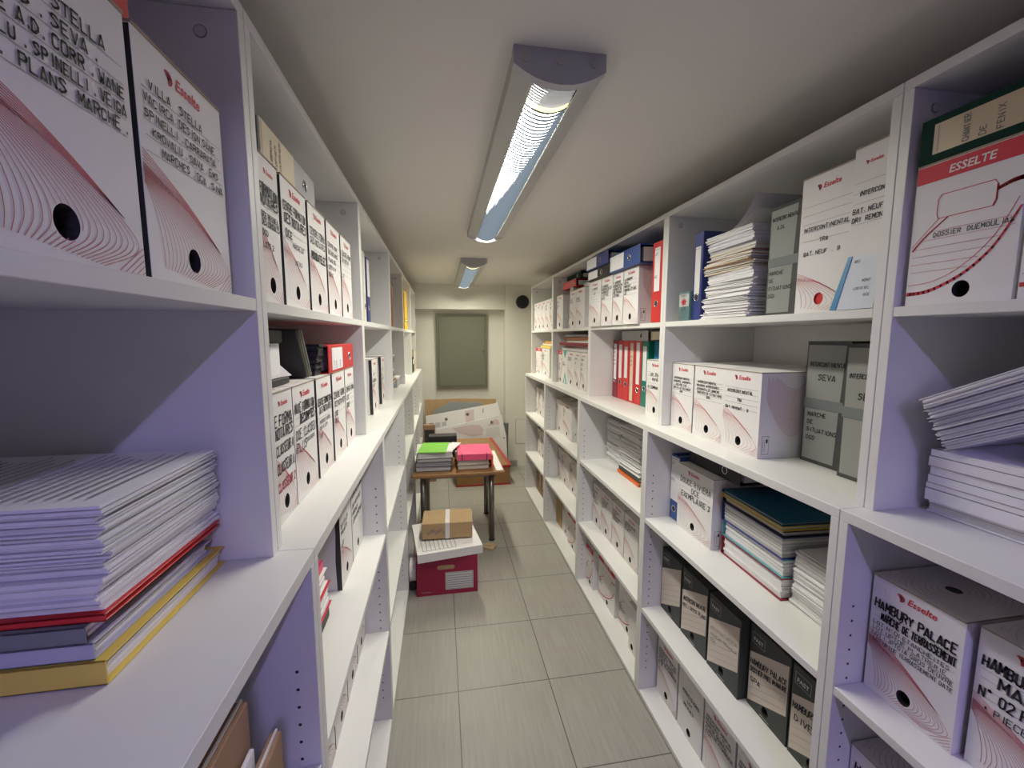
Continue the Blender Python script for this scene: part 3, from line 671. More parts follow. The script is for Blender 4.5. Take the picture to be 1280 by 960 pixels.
for k, (a, b, lb) in enumerate(((1.498, 1.350, 'farthest white box on the bottom shelf below the charcoal boxes'), (1.342, 1.190, 'second white box on the bottom shelf below the charcoal boxes, with a small dark sticker'), (1.183, 1.03, 'third white box on the bottom shelf below the charcoal boxes'), (1.022, .87, 'nearest white box on the bottom shelf below the charcoal boxes'))):
    archive_box('R', a, b, .868, S3, lb, g, ['INTERCONTINENTAL', 'RESERVES + PLANS', 'MARCHE GENERAL', 'PLANS DE PLOMBERIE', 'ETAT'] if k != 1 else [('PRECISIONS', dict(x=.2, z=.66, s=.0115)), ('LOT', dict(x=.4, z=.56, s=.0115)), ('REVUES', dict(x=.25, z=.46, s=.0115))], 'swirl' if k != 1 else 'plain', ruled=(k != 1), size=.0105)

# ---- third bookcase : red binders
g = 'white archive boxes under the lying blue binders'
for k, (a, b, lb, ln) in enumerate(((2.325, 2.152, 'widest white box, farthest under the black and blue lying binders', [('P. GARDENS', dict(x=.25, z=.80)), ('LOT', dict(x=.4, z=.7))]), (2.145, 2.0, 'white box second from the far end below the lying binders', ['P. GARDENS', 'RESERVES DE LOT', 'MA BREVETS', '+ LOT PISCI', 'DEVIS']), (1.994, 1.876, 'white box third from the far end below the lying binders', ['P. GARDENS', 'RESERVES DE MA', 'AVENANTS DE', 'DOE TRAVAUX', 'LOT PROV.']), (1.870, 1.720, 'white box with printed side beside the upright red binder on the top shelf', ['A. GARDENS', 'DEVIS', 'MARCHES', 'GENERAL ET DOE.', 'LOT']))):
    archive_box('R', a, b, .836, ZM, lb, g, ln, size=.0115, sidearcs=(k == 3), lw=.0022)
binder('R', 1.591, .850, ZM, red, 'red binder standing alone on the top shelf beside white boxes', w=.078, labspan=(.39, .93), labw=.55, lines=('LOT', '', '', '', 'DCE'))
binder('R', 2.165, .822, ZM+.2475, blackcard, 'black binder lying on white boxes under a blue binder', lie=True, w=.056, labspan=(.52, .97), labw=.72, ringz=.11)
binder('R', 2.165, .812, ZM+.2475+.0565, navy, 'dark blue binder lying on top of the black binder', lie=True, w=.062, labspan=(.5, .97), labw=.85, ringz=.11)
binder('R', 1.832, .815, ZM+.2475, blue, 'bright blue binder lying on white boxes beside the upright red binder', lie=True, w=.078, labspan=(.50, .98), labw=.86, ringz=.10)
g = 'upright binders on the worktop'
for k, (y, cv, lb, ls, ll, rz) in enumerate(((2.290, darkred, 'dark red upright binder, farthest of the worktop binders', (.32, .94), ['LOT', 'DOE', 'N 1', 'MAR', 'DGD'], .10), (2.219, red, 'red upright binder next to the dark red one', (.36, .93), [], .095), (2.148, red, 'red upright binder third from the far end of the worktop row', (.38, .90), [], .09),
        (2.077, red, 'red upright binder with a cream label down its whole spine', (.03, .96), ['', '', 'ASC', 'DOE', 'LOT'], .10), (2.006, red, 'red upright binder touching the green one', (.32, .97), [], .075), (1.934, green, 'emerald green upright binder beside the red ones', (.40, .92), [], .09))):
    binder('R', y, .985, ZL, cv, lb, group=g, w=.067, h=.325, d=.24, labspan=ls, labw=.55 if k != 3 else .5, lab=paper if k != 3 else paperc, lines=ll, ringz=rz)
binder('R', 1.866, 1.01, ZL, skyblue, 'sky blue upright binder between the green and yellow binders', group=g, w=.05, h=.325, d=.215, lab=skyblue)
binder('R', 1.802, 1.01, ZL, yellow, 'yellow upright binder behind the white box on the worktop', group=g, w=.055, h=.325, d=.215, lab=yellow)
archive_box('R', 1.742, 1.585, .898, ZL, 'white archive box at the near end of the upright worktop binders', None, [('LOT. RIVIERA', dict(x=.22, z=.72)), ('RIVIERA', dict(x=.35, z=.64)), ('N. COMMUNAL', dict(x=.12, z=.50))], size=.0135)
binder('R', 2.06, .985, ZL+.3253, greybox, 'light grey binder lying on the upright red binders', lie=True, w=.052, h=.30, labspan=(.97, .985), ringz=.07, d=.24)
binder('R', 1.745+.0, .99, ZL+.3253, blackcard, 'black binder lying beside the light grey one on the upright binders', lie=True, w=.05, h=.31, labspan=(.50, .95), labw=.75, lab=paperc, d=.24)
def pile(side, y, xf, z, w, d, hs, lab, group, cols=(paper, paper, paper2, paper3), jit=.006, n=6, tilt=0.0, **k):
    zz = z + .0005
    for i, hh in enumerate(hs):
        bundle(side, y + rnd.uniform(-.004, .004), xf + rnd.uniform(-.004, .004), zz, w, d, hh, max(3, int(n*hh/.03)), '%s, %s up in %s' % ('white sheaf' if cols[0] is paper else 'mixed sheaf', ORD[i], lab), group=group, cols=cols, jit=jit, tilt=tilt + rnd.uniform(-.03, .03), gap=.25, **k); zz += hh + .0005
    return zz
pile('R', 2.214, .955, S1, .178, .26, (.035, .03, .03, .036, .03, .04, .05), 'the pile against the side panel below the red binders', 'sheaves of the far pile below the red binders', n=5)
folder('R', 1.96, .925, S1, .25, .28, .016, orange, 'orange folder under the nearer paper pile below the red binders', n=3, spine='front')
z2 = S1 + .0165
folder('R', 1.965, .932, z2, .235, .27, .020, charcoal, 'dark folder directly on the orange folder', n=3, spine='front')
pile('R', 1.965, .935, z2 + .0205, .225, .26, (.026, .024, .028, .026, .03, .034, .05), 'the pile on the orange folder', 'sheaves of the pile on the orange folder', n=6)
g = 'white archive boxes on the fourth shelf below the red binders'
for k, (a, b, lb) in enumerate(((2.322, 2.192, 'farthest white box under the two paper piles'), (2.188, 2.040, 'second white box from far end under the two paper piles'), (2.034, 1.888, 'third white box from far end under the two paper piles'), (1.882, 1.735, 'nearest white box under the two paper piles, with holes like a face'))):
    archive_box('R', a, b, .882, S2, lb, g, (['BOUYGUES', 'LOT', 'DEVIS', 'MARCHE', 'PLOMBERIE'], ['LOT RIVIERA', 'CLASSEUR', 'N. PLANS', 'LOT'], ['INTERCONTI', 'PLANS', 'ASCENSEURS', 'RESERVES'], ['MARCHES PRIVE', 'REVISION', 'PLANS'])[k], size=.0115)
g = 'red banded archive boxes on the bottom shelf'
archive_box('R', 2.326, 2.205, .848, S3, 'farthest red banded box on the bottom shelf below the red binders', g, ['LOT'], 'ribbon', h=.24)
archive_box('R', 2.182, 1.95, .872, S3, 'wide red banded box, second on the bottom shelf below the red binders', g, ['LOTS', 'DEVIS'], 'ribbon', h=.245)
archive_box('R', 1.935, 1.752, .888, S3, 'third red banded box on the bottom shelf, heavily written on', g, ['LOT', 'MARCHES', 'N 7'], 'ribbon', h=.245)
archive_box('R', 1.744, 1.672, .855, S3, 'narrow white box at the near end of the red banded boxes', g, [], 'plain', h=.235)

# ---- fourth bookcase
g = 'white archive boxes on the top shelf second from the pillar'
archive_box('R', 3.135, 2.972, .87, ZM, 'white box standing apart beside the slanted grey binder on the top shelf', g, ['ALPHA', 'LOT', 'PLANS', 'DGD'])
binder('R', 2.895, .90, ZM+.0042, greybox, 'grey binder leaning between white boxes on the top shelf', w=.075, h=.28, labspan=(.1, .6), lines=('LOT', 'MEN', 'DCE', 'LOT'), roll=.10)
archive_box('R', 2.80, 2.676, .87, ZM, 'white box touching the leaning grey binder on the top shelf', g, ['', 'DEVIS', 'LOT RIV'])
archive_box('R', 2.668, 2.50, .868, ZM, 'white box nearest the camera of those beside the leaning grey binder', g, ['', 'GARDENS', 'LOT 4 DOE'])
binder('R', 2.93, .90, ZM+.2475+.036, red, 'red binder lying over the leaning grey binder', lie=True, w=.05, labspan=(.9, .92), lab=red)
binder('R', 2.622, .95, ZM+.2478, greybox, 'grey binder lying behind the red one near the top panel', lie=True, w=.056, h=.28, d=.25)
binder('R', 2.92, .93, ZM+.2475+.087, dkgreen, 'dark green binder lying on the red one near the top panel', lie=True, w=.045, lab=dkgreen)
g = 'archive boxes on the worktop second from the pillar'
archive_box('R', 3.148, 3.045, .89, ZL, 'red banded box beside the teal-printed box', g, [('LOT', dict(x=.3, z=.55)), ('N 3', dict(x=.3, z=.47)), ('DOE', dict(x=.3, z=.4))], 'ribbon')
archive_box('R', 3.035, 2.905, .89, ZL, 'white box printed with teal triangles', g, ['LOT B', 'GENERAL'], 'teal', size=.012)
archive_box('R', 2.896, 2.742, .888, ZL, 'white box touching the teal-printed box', g, ['DEVIS LOT', 'ARCHIVES'])
archive_box('R', 2.736, 2.612, .886, ZL, 'white box second from the teal-printed box towards the camera', g, ['LOT RIV', '', 'N 2'])
archive_box('R', 2.606, 2.49, .886, ZL, 'white box third from the teal-printed box towards the camera', g, ['C.B.DEV', '', 'LOTS', '', 'DOE'])
zz = ZL + .2478
for k, (cv, nm) in enumerate(((paper3, 'pale grey'), (pink, 'faded pink'), (darkred, 'dark red'), (paperc, 'cream'), (brownbind, 'brown'), (purple, 'mauve'))):
    cvv = mat('faded_pink_cover', (.50, .26, .28), .6) if nm == 'faded pink' else cv
    folder('R', 2.80 + rnd.uniform(-.02, .02), .90 + rnd.uniform(-.01, .02), zz, .56, .25, .0185, cvv, '%s folder lying in the stack on the teal-printed box row, %s from bottom' % (nm, ORD[k]), group='folders lying on the teal-printed box row', n=3, spine='front' if k in (1, 2, 4) else 'right', tilt=rnd.uniform(-.05, .05)); zz += .019
g = 'white archive boxes under the worktop second from the pillar'
archive_box('R', 3.155, 2.958, .878, S1, 'white box against the far panel, third row, below the teal-printed box', g, ['LOT', 'DEVIS', 'PLANS'], 'plain')
archive_box('R', 2.948, 2.738, .873, S1, 'white box with pink printed side, third row, below the teal-printed box', g, ['DGD', 'DEVIS', 'LOT', 'N 4'], sidearcs=True)
g = 'white archive boxes on the fourth shelf second from the pillar'
for (a, b, o_) in ((3.155, 3.068, 'far'), (3.062, 2.853, 'middle'), (2.847, 2.682, 'near')):
    archive_box('R', a, b, .898, S2, '%s box of three white ones on the fourth shelf below the pink-sided box' % o_, g, ['DGD', 'LOTS', 'PLANS DE', 'MARCHE'])
kb = archive_box('R', 3.15, 3.004, .89, S3, 'plain brown kraft box on the bottom shelf beside white boxes', None, [], 'flat', h=.30)
for c in kb.children: c.data.materials[0] = kraft
g = 'white boxes on the bottom shelf beside the kraft box'
archive_box('R', 2.985, 2.80, .89, S3, 'white box touching the kraft box on the bottom shelf', g, ['DGD', 'DEVIS', 'MARCHE'], 'plain', h=.27)
archive_box('R', 2.794, 2.60, .875, S3, 'red banded box on the bottom shelf second from the kraft box', g, ['LOT'], 'ribbon', h=.245)

# ---- fifth bookcase, beside the pillar
g = 'narrow row of white archive boxes beside the black disc'
for k in range(5):
    a = 3.922 - k*.1445
    archive_box('R', a, a - .141, .87, ZM, 'white box on the top shelf beside the black disc, %s from the pillar' % ORD[k], g, [['LOT', 'N 2'], ['DEVIS'], ['MAR', 'LOT'], ['LOT 4', 'N 7', 'DOE'], ['LOT', '', 'DGD']][k], size=.014)
archive_box('R', 3.90, 3.67, .885, ZL, 'red banded box on the worktop nearest the pillar', None, ['LOT', 'N', 'DEVIS'], 'ribbon')
archive_box('R', 3.655, 3.40, .885, ZL, 'white box on the worktop under the yellow folders', None, ['LOT', 'MARCHE', 'DEVIS', 'PLANS'], size=.014)
for k in range(3): folder('R', 3.60, .90 + .02*k, ZL+.2478+.02*k, .36, .26, .019, (yfolder, paperc, mat('amber_folder', (.62, .34, .06), .6))[k], '%s folder on the white box nearest the pillar' % ('mustard', 'cream', 'amber')[k], group='folders on the worktop boxes nearest the pillar', n=3)
g = 'white archive boxes on the third row next to the pillar'
for k, (a, b) in enumerate(((3.915, 3.80), (3.785, 3.645), (3.638, 3.50))): archive_box('R', a, b, .888, S1, 'white box below the worktop next to the pillar, %s from the pillar' % ORD[k], g, ['LOT', 'DEVIS', 'PLANS', 'N 3'], size=.013)
binder('R', 3.865, .90, S2, blackcard, 'thin black binder on the fourth shelf next to the pillar', w=.04, h=.28)
g = 'white archive boxes on the fourth row next to the pillar'
for k, (a, b) in enumerate(((3.835, 3.70), (3.692, 3.555))): archive_box('R', a, b, .892, S2, 'white box beside the thin black binder, %s from it' % ORD[k], g, ['LOTS', 'DEVIS', 'MARCHE', 'DGD'], size=.013)
for k in range(3): binder('R', 3.85 - k*.112, .895, S3, brownenv, 'brown kraft binder on the bottom shelf next to the pillar, %s from it' % ORD[k], group='brown kraft binders on the bottom shelf', w=.105, h=.27, lab=paperc if k else brownenv, labspan=(.3, .8), labw=.3)

# ================================================================== LEFT ROW
g = 'big archive boxes at top of the bookcase nearest the camera'
archive_box('L', .318, .487, -.290, ZM, 'large white archive box marked PLANS MARCHE at the edge of the picture', g,
  [('VILLA  STELLA', dict(x=.20, z=.79, s=.0098, w=.0019)), ('M. EMS . SEVA .', dict(x=.14, z=.728, s=.0098, w=.0019)), ('SERIE A.D. CORR . WANE', dict(x=.08, z=.666, s=.0096, w=.0019)), ('KROVALU . SPINELLI . VEIGA', dict(x=.05, z=.603, s=.0094, w=.0018)), ('.  PLANS  MARCHE .', dict(x=.24, z=.540, s=.0098, w=.0019))], mark=False)
archive_box('L', .495, .664, -.290, ZM, 'white archive box marked VILLA STELLA and MARCHES with red logo', g,
  [('VILLA   STELLA', dict(x=.12, z=.79, s=.0086, w=.0016)), ('VACIRCA. DESIGN SANE', dict(x=.06, z=.728, s=.0082, w=.0015)), ('SPINELLI . CARRARATA', dict(x=.06, z=.666, s=.0082, w=.0015)), ('KROVALU . SAVA . EMS', dict(x=.12, z=.603, s=.0082, w=.0015)), ('MARCHES . OGA . SINA', dict(x=.20, z=.540, s=.0082, w=.0015))])
binder('L', .36, -.300, ZM+.2475, red, 'red binder lying on the large box marked PLANS MARCHE', lie=True, w=.06, h=.31)
# the document stack on the worktop
g = 'folders and papers stacked on the yellow folder'
ym, wd = .565, .236
folder('L', ym, -.335, ZL+.0002, wd, .295, .026, yfolder, 'yellow card folder at the bottom of the paper stack near the camera', group=g, inner=(paper, paper, paper2), n=6, spine='left')
zz = ZL + .0268
folder('L', ym-.006, -.345, zz, wd-.016, .28, .018, mat('lilac_sheets_cover', (.50, .50, .60), .6), 'pale lilac folder directly on the yellow folder', group=g, n=5, spine='left'); zz += .0185
folder('L', ym-.010, -.350, zz, wd-.022, .275, .018, mat('slate_folder', (.20, .22, .22), .6), 'slate grey folder on the pale lilac one', group=g, n=4, spine='left'); zz += .0185
folder('L', ym-.001, -.335, zz, wd-.014, .28, .008, red, 'thin red folder in the middle of the paper stack', group=g, n=3, spine='left'); zz += .0084
for k, (hh, dy, dx) in enumerate(((.012, .004, .0), (.012, .002, -.004), (.014, -.004, .004))):
    bundle('L', ym+dy, -.338+dx, zz, wd-.012, .28, hh, 4, 'loose white sheaf, %s above the thin red folder' % ORD[k], group=g, cols=(paper, paper, paper2), jit=.004, yaw=.015, name='paper_sheaf', bend=-.0); zz += hh + .0005
ts = bundle('L', ym-.006, -.330, zz, wd-.024, .285, ZL+.185-zz, 20, 'thick printed dossier on top of the stack with the yellow folder', group=g, cols=(paper, paper, paper2), jit=.0045, gap=.32, yaw=.010, text=True, name='printed_dossier', cat='dossier')
# brown envelopes below the worktop
for k, (xf, y1, zt, th, mt_, lb) in enumerate(((-.250, .628, .905, .016, brownenv, 'brown envelope standing outermost under the worktop near the camera'), (-.270, .585, .925, .006, paper, 'white sheet standing between two brown envelopes'), (-.281, .60, .985, .018, brownenv, 'taller brown envelope behind the white sheet'), (-.303, .565, 1.00, .010, kraft, 'kraft envelope standing behind the brown ones'), (-.318, .548, 1.045, .012, paper, 'white folder standing behind the envelopes under the worktop'), (-.334, .548, 1.05, .008, mat('blue_grey_card', (.12, .17, .24), .6), 'blue-grey folder standing innermost behind the envelopes'))):
    mb = MB(); y0 = .20; b = .002
    mb.bbox(xf-th, xf, y0, y1, S1+.0002, zt, mt_, .0008)
    if mt_ in (brownenv, kraft): mb.bbox(xf-th*.6, xf-th*.4, y0+.01, y1+.002, S1+.01, zt+.003, paper2, .0002)
    o = mb.build('envelope' if mt_ in (brownenv, kraft) else 'paper_folder'); tag(o, lb, 'envelope' if mt_ in (brownenv, kraft) else 'folder', 'envelopes and folders standing under the worktop')

# ---- second bookcase on the left
g = 'white archive boxes under the lying grey binder'
for k, (a, b, lb, ln) in enumerate(((.775, .866, 'narrow white box nearest the camera under the beige-labelled grey binder', [('FORMATION', dict(x=.08, z=.74, s=.016, w=.003)), ('NOTAIRES', dict(x=.08, z=.67, s=.015, w=.003)), ('DCE RECUEIL', dict(x=.1, z=.58, s=.009)), ('DES CONSULTS', dict(x=.1, z=.53, s=.009)), ('DGD', dict(x=.1, z=.46, s=.009)), ('LOTS 2', dict(x=.1, z=.38, s=.009))]),
    (.880, 1.030, 'white box second from the camera under the beige-labelled grey binder', [('CENTRE FORMATION', dict(x=.05, z=.75, s=.0165, w=.0026)), ('DES NOTAIRES', dict(x=.08, z=.66, s=.0165, w=.003)), ('DCE', dict(x=.1, z=.55, s=.014, m=pen)), ('MARCHE LOT', dict(x=.35, z=.49, s=.008, m=pen)), ('LOT N 3', dict(x=.4, z=.36, s=.008, m=pen))]),
    (1.044, 1.186, 'third white box from the camera on that top row, marked MANDATELEC', [('CENTRE FORMA', dict(x=.06, z=.72, s=.016, w=.0024)), ('DES NOTAIRES', dict(x=.06, z=.64, s=.014, w=.0022)), ('MANDATELEC', dict(x=.1, z=.50, s=.017, w=.0036))]),
    (1.200, 1.345, 'fourth white box from the camera on that top row, filled with small lines', [('CENTRE FORM.', dict(z=.74, s=.010)), ('DES NOTAIRES', dict(z=.66, s=.010)), ('PLANS DOE', dict(z=.58, s=.010)), ('LOTS 1 A 9', dict(z=.5, s=.010)), ('DEVIS', dict(z=.42, s=.010))]),
    (1.359, 1.500, 'fifth white box, last before the panel on that top row', [('CENTRE FORM', dict(z=.76, s=.014, w=.0024)), ('DU NOTAI', dict(z=.68, s=.014, w=.0022)), ('LOT', dict(z=.5, s=.009, m=pen))]))):
    archive_box('L', a, b, -.290, ZM, lb, g, ln)
binder('L', .985, -.300, ZM+.2475, greybox, 'grey binder with beige label lying on white boxes under the top panel', lie=True, w=.072, h=.325, lab=paperc, labspan=(.46, .995), labw=.96, lines=('', 'AGENDA', 'COPIES', 'COURRIER', ''), ringz=.08)
g = 'white archive boxes under the lying red binder'
for k, (a, b, lb, ln) in enumerate(((.790, .898, 'nearest white box under the red binder, with red writing', [('E FORMA', dict(x=.10, z=.74, s=.020, w=.0030)), ('NOTAIRES', dict(x=.10, z=.645, s=.020, w=.0030)), ('CLASSEUR 4', dict(x=.10, z=.52, s=.019, w=.0026)), ('CLASSEUR A', dict(x=.10, z=.385, s=.019, w=.0026)), ('CLASSEUR 2', dict(x=.10, z=.25, s=.017, w=.0028, m=redmark))]),
    (.901, 1.050, 'wide white box second from the camera under the red binder', [('INITE FORMATION', dict(x=.02, z=.76, s=.0195, w=.0030)), ('DECOMPTES', dict(x=.25, z=.665, s=.018, w=.0036)), ('DOE  CLASSEU', dict(x=.05, z=.54, s=.019, w=.0024)), ('PLUS', dict(x=.05, z=.43, s=.019, w=.0026)), ('DOSSIERS', dict(x=.5, z=.47, s=.008, m=pen))]),
    (1.066, 1.200, 'third white box from the camera under the red binder', [('CENTRE FORMATION', dict(x=.04, z=.72, s=.016, w=.0028)), ('DES NOTAIRES', dict(x=.12, z=.64, s=.015, w=.0026)), ('MARCHES SIGNES', dict(x=.1, z=.54, s=.008, m=pen)), ('DEVIS LOTS', dict(x=.1, z=.48, s=.008, m=pen)), ('LOT', dict(x=.1, z=.4, s=.008, m=pen))]),
    (1.217, 1.364, 'fourth white box from the camera under the red binder, marked PLU', [('CENTRE FORM.', dict(x=.06, z=.70, s=.017, w=.0028)), ('DES NOTAIRES', dict(x=.1, z=.61, s=.014, w=.0024)), ('DOE', dict(x=.1, z=.5, s=.013)), ('PLU', dict(x=.1, z=.42, s=.013))]),
    (1.372, 1.500, 'fifth white box, against the panel under the red binder', [('CENTRE FORMA', dict(x=.06, z=.70, s=.015, w=.0024)), ('LOT', dict(x=.1, z=.6, s=.012)), ('DOE', dict(x=.1, z=.5, s=.014, w=.003))]))):
    archive_box('L', a, b, -.297, ZL, lb, g, ln, tophole=(k < 2))
binder('L', 1.343, -.295, ZL+.2475, red, 'red binder lying on the white boxes with ring hole facing out', lie=True, w=.076, h=.315, labspan=(.50, .90), labw=.80, lines=('LOT', 'DOE', '', 'DCE'), ringz=.06)
pile('L', 1.125, -.312, ZL+.2475, .10, .25, (.016, .016, .016, .016, .016), 'the black plastic sleeves beside the red binder', 'black plastic sleeves beside the lying red binder', cols=(blackcard, charcoal, blackcard), jit=.003, n=8, name='plastic_sleeves') if False else None
zz = ZL + .2476
for k in range(5):
    bundle('L', 1.156, -.316 + .003*k, zz, .052, .25, .0155, 4, 'black plastic sleeve pad beside the red binder, %s from the bottom' % ORD[k], group='black sleeve pads beside the lying red binder', cols=(blackcard, charcoal, blackcard, dark), jit=.003, name='sleeve_pad', cat='sleeves'); zz += .016
for k, (yy, ang, cv, lb) in enumerate(((1.078, .52, blackcard, 'black wallet leaning on the black sleeve pads'), (1.0945, .52, mat('olive_cover', (.09, .09, .045), .4), 'olive wallet leaning between the black and the clear one'), (1.111, .52, mat('clear_cover', (.10, .105, .11), .25), 'clear wallet leaning nearest the black sleeve pads'))):
    mb = MB(); mb.bbox(-.006, .006, 0, .24, 0, .128, cv, .002); o = mb.build('document_wallet'); o.matrix_world = Matrix.Translation((-.318, yy, ZL+.2515)) @ Matrix.Rotation(PI/2, 4, 'Z') @ Matrix.Rotation(-ang, 4, 'Y'); tag(o, lb, 'wallet', 'wallets leaning on the sleeve pads')
t = thing('card_folder', 'black folder with a white printed card on the box with red writing', 'folder', *place('L', .868, -.318, ZL+.2478))
mb = MB(); mb.bbox(-.066, .10, .004, .24, 0, .014, blackcard, .002); mb.bbox(-.066, .085, .03, .24, .0145, .085, blackcard, .002); mb.bbox(-.066, .105, .016, .24, .0855, .112, blackcard, .002); mb.build('cover', t)
mb = MB(); mb.bbox(-.066, .078, .014, .016, .0145, .085, paper, .0003); mb.face([(.078, .0145, .0146), (.115, .004, .0146), (.078, .0145, .040)], paper)
for k, (tx, s_) in enumerate((('STE BENOIT', .0115), ('LOT DCE DE', .009), ('MARCHE DU 04', .009), ('ANNEXES LOT', .009), ('LE LOT 7', .009))): hand(Draw(mb, .0009, y=.014), tx, -.060, .070-.0128*k, s_, .0012, ink, adv=.95)
mb.build('printed_card', t)
# shelf below : pink folder, mauve box
zz = S1 + .0003
for k, (cv, hh, lb, xf, yo) in enumerate(((charcoal, .028, 'charcoal folder lowest under the pink folder', -.300, -.02), (redmark, .058, 'red edged folder of white sheets under the pink folder', -.298, .0), (paper2, .038, 'white folder between the red edged and the pink folder', -.304, -.004), (pink, .024, 'bright pink folder lying under the worktop near the camera', -.312, -.012), (charcoal, .022, 'dark grey folder on the bright pink one', -.395, -.03), (paper3, .012, 'thin pale folder above the dark grey one', -.385, -.03), (blackcard, .022, 'black folder under the orange one', -.40, -.03), (mat('rust_folder', (.55, .19, .03), .5), .026, 'rust orange folder near the top of the pink folder stack', -.385, -.03), (charcoal, .018, 'charcoal folder on the rust orange one', -.40, -.035), (mat('pale_blue_folder', (.40, .48, .55), .5), .022, 'pale blue folder topmost on the pink folder stack', -.38, -.03))):
    folder('L', .955 + yo, xf, zz, .31, .25, hh, cv, lb, group='folders stacked with the bright pink one', n=4, spine='left' if cv is redmark or cv is paper2 else 'front', inner=(paper, paper)); zz += hh + .0004
g = 'white boxes behind the pink folder stack'
archive_box('L', 1.198, 1.348, -.291, S1, 'white archive box nearest the bright pink folder', g, [('', {}), ('DEVIS LOT', dict(z=.72, s=.012)), ('PROJETS', dict(z=.64, s=.012)), ('LOT', dict(z=.5, s=.012))])
archive_box('L', 1.354, 1.528, -.291, S1, 'plain white box with bold writing between a swirl-printed box and the panel', g, [('CENTRE FORM', dict(z=.84, s=.018, w=.003)), ('DES NOTAIRES', dict(z=.70, s=.013)), ('MARCHES', dict(z=.60, s=.013)), ('LOTS GENERAUX', dict(z=.50, s=.013))], 'plain', ruled=False)
g = 'white boxes on the fourth shelf below the pink folder'
for k, (a, b) in enumerate(((.735, .905), (.912, 1.076), (1.083, 1.228), (1.234, 1.378), (1.386, 1.528))):
    archive_box('L', a, b, -.298, S2, 'white box on the shelf below the pink folder, %s from the camera' % ORD[k], g, ['LOT', 'DEVIS', 'PLANS'])

# ---- third to sixth on the left
archive_box('L', 1.925, 2.075, -.302, ZL, 'white box on the worktop nearer of the two beside the empty shelves', 'two white boxes on the worktop', ['', ('LOT', dict(x=.2, z=.7, s=.013)), ('GARDENS', dict(x=.1, z=.58, s=.013)), ('DEVIS', dict(x=.1, z=.5, s=.013))])
archive_box('L', 2.235, 2.375, -.305, ZL, 'white box on the worktop farther of the two, against the panel', 'two white boxes on the worktop', ['', ('LOT', dict(x=.2, z=.7, s=.013)), ('N 5', dict(x=.1, z=.58, s=.013)), ('DEVIS', dict(x=.1, z=.5, s=.013))])
binder('L', 1.955, -.325, ZM, mat('ivory_cover', (.70, .66, .58), .5), 'ivory binder on the top shelf next to a blue-footed one', w=.06, h=.31)
binder('L', 2.06, -.325, ZM, navy, 'blue-footed binder with white spine label on the top shelf', w=.07, h=.30, labspan=(.42, .97), labw=.95)
for k in range(2): binder('L', 2.70 + .092*k, -.300, ZM, brownbind, 'brown upright binder on the top shelf, %s' % ('nearer of the two', 'farther of the two'), group='brown binders on the top shelf', w=.085, h=.27, lab=brownbind) if False else binder('L', 2.70 + .092*k, -.300, ZM, brownbind, 'brown upright binder on the top shelf, %s' % ('nearer of the two', 'farther of the two')[k], group='brown binders on the top shelf', w=.085, h=.27, lab=brownbind)
binder('L', 2.78, -.305, ZM+.2705, blackcard, 'black binder lying on the two brown binders', lie=True, w=.055, h=.30, lab=blackcard)
g = 'mixed sheaves of the worktop pile under the brown binders'
pile('L', 2.80, -.315, ZL, .22, .26, (.03, .025, .025, .03, .022, .025, .03, .028, .025, .022), 'the pile under the brown binders', g, cols=(paper2, brownenv, paper, mat('dull_blue_sheet', (.10, .22, .30), .6), paper), jit=.02, n=4)
o = MB(); o.bbox(-.10, .10, 0, .25, 0, .055, greybox, .002); o.bbox(-.103, .103, -.003, .25, .055, .068, card, .002); o = o.build('shallow_carton'); o.location, o.rotation_euler = place('L', 3.05, -.30, ZL+.0002); tag(o, 'shallow grey carton with white lid beside the mixed paper pile', 'carton')
for k in range(3): binder('L', 3.50 + .085*k + .12, -.288, ZM, yellow, 'bright yellow binder on the top shelf, %s from the camera' % ORD[k], group='yellow binders on the top shelf', w=.082, h=.32, lab=yellow)
bundle('L', 3.62, -.30, ZL+.0005, .30, .21, .022, 5, 'flat white paper sheaf on the worktop under the yellow binders', cols=(paper, paper2), jit=.012, yaw=.05)
binder('L', 4.10, -.31, ZM, charcoal, 'dark binder on the top shelf touching the yellow binder bay', w=.08, h=.25, lab=charcoal)
for k, (y, w_, h_, cv, lb) in enumerate(((4.22, .15, .15, dkgreen, 'small green carton on the worktop near the end wall'), (4.40, .13, .22, mat('beige_carton', (.55, .46, .30), .7), 'beige carton on the worktop beside the small green one'), (4.55, .12, .20, paperc, 'cream carton on the worktop against the end wall'))):
    mb = MB(); mb.bbox(-w_/2, w_/2, 0, .2, 0, h_, cv, .002); mb.bbox(-w_/2+.004, w_/2-.004, -.001, .0005, h_*.55, h_*.85, paper2, .0003); mb.box(-.012, .012, -.0012, .2, h_-.0005, h_+.0006, paperc); o = mb.build('small_carton'); o.location, o.rotation_euler = place('L', y, -.270, ZL+.0002); tag(o, lb, 'carton', 'small cartons on the worktop near the end wall')
t = thing('lidded_carton', 'white lidded carton under the worktop next to the end wall', 'carton', *place('L', 4.16, -.228, S1+.0002))
mb = MB(); mb.bbox(-.11, .11, .004, .3, 0, .25, greybox, .002); mb.build('carton_body', t); mb = MB(); mb.bbox(-.114, .114, 0, .304, .2502, .29, card, .002); mb.build('lid', t)

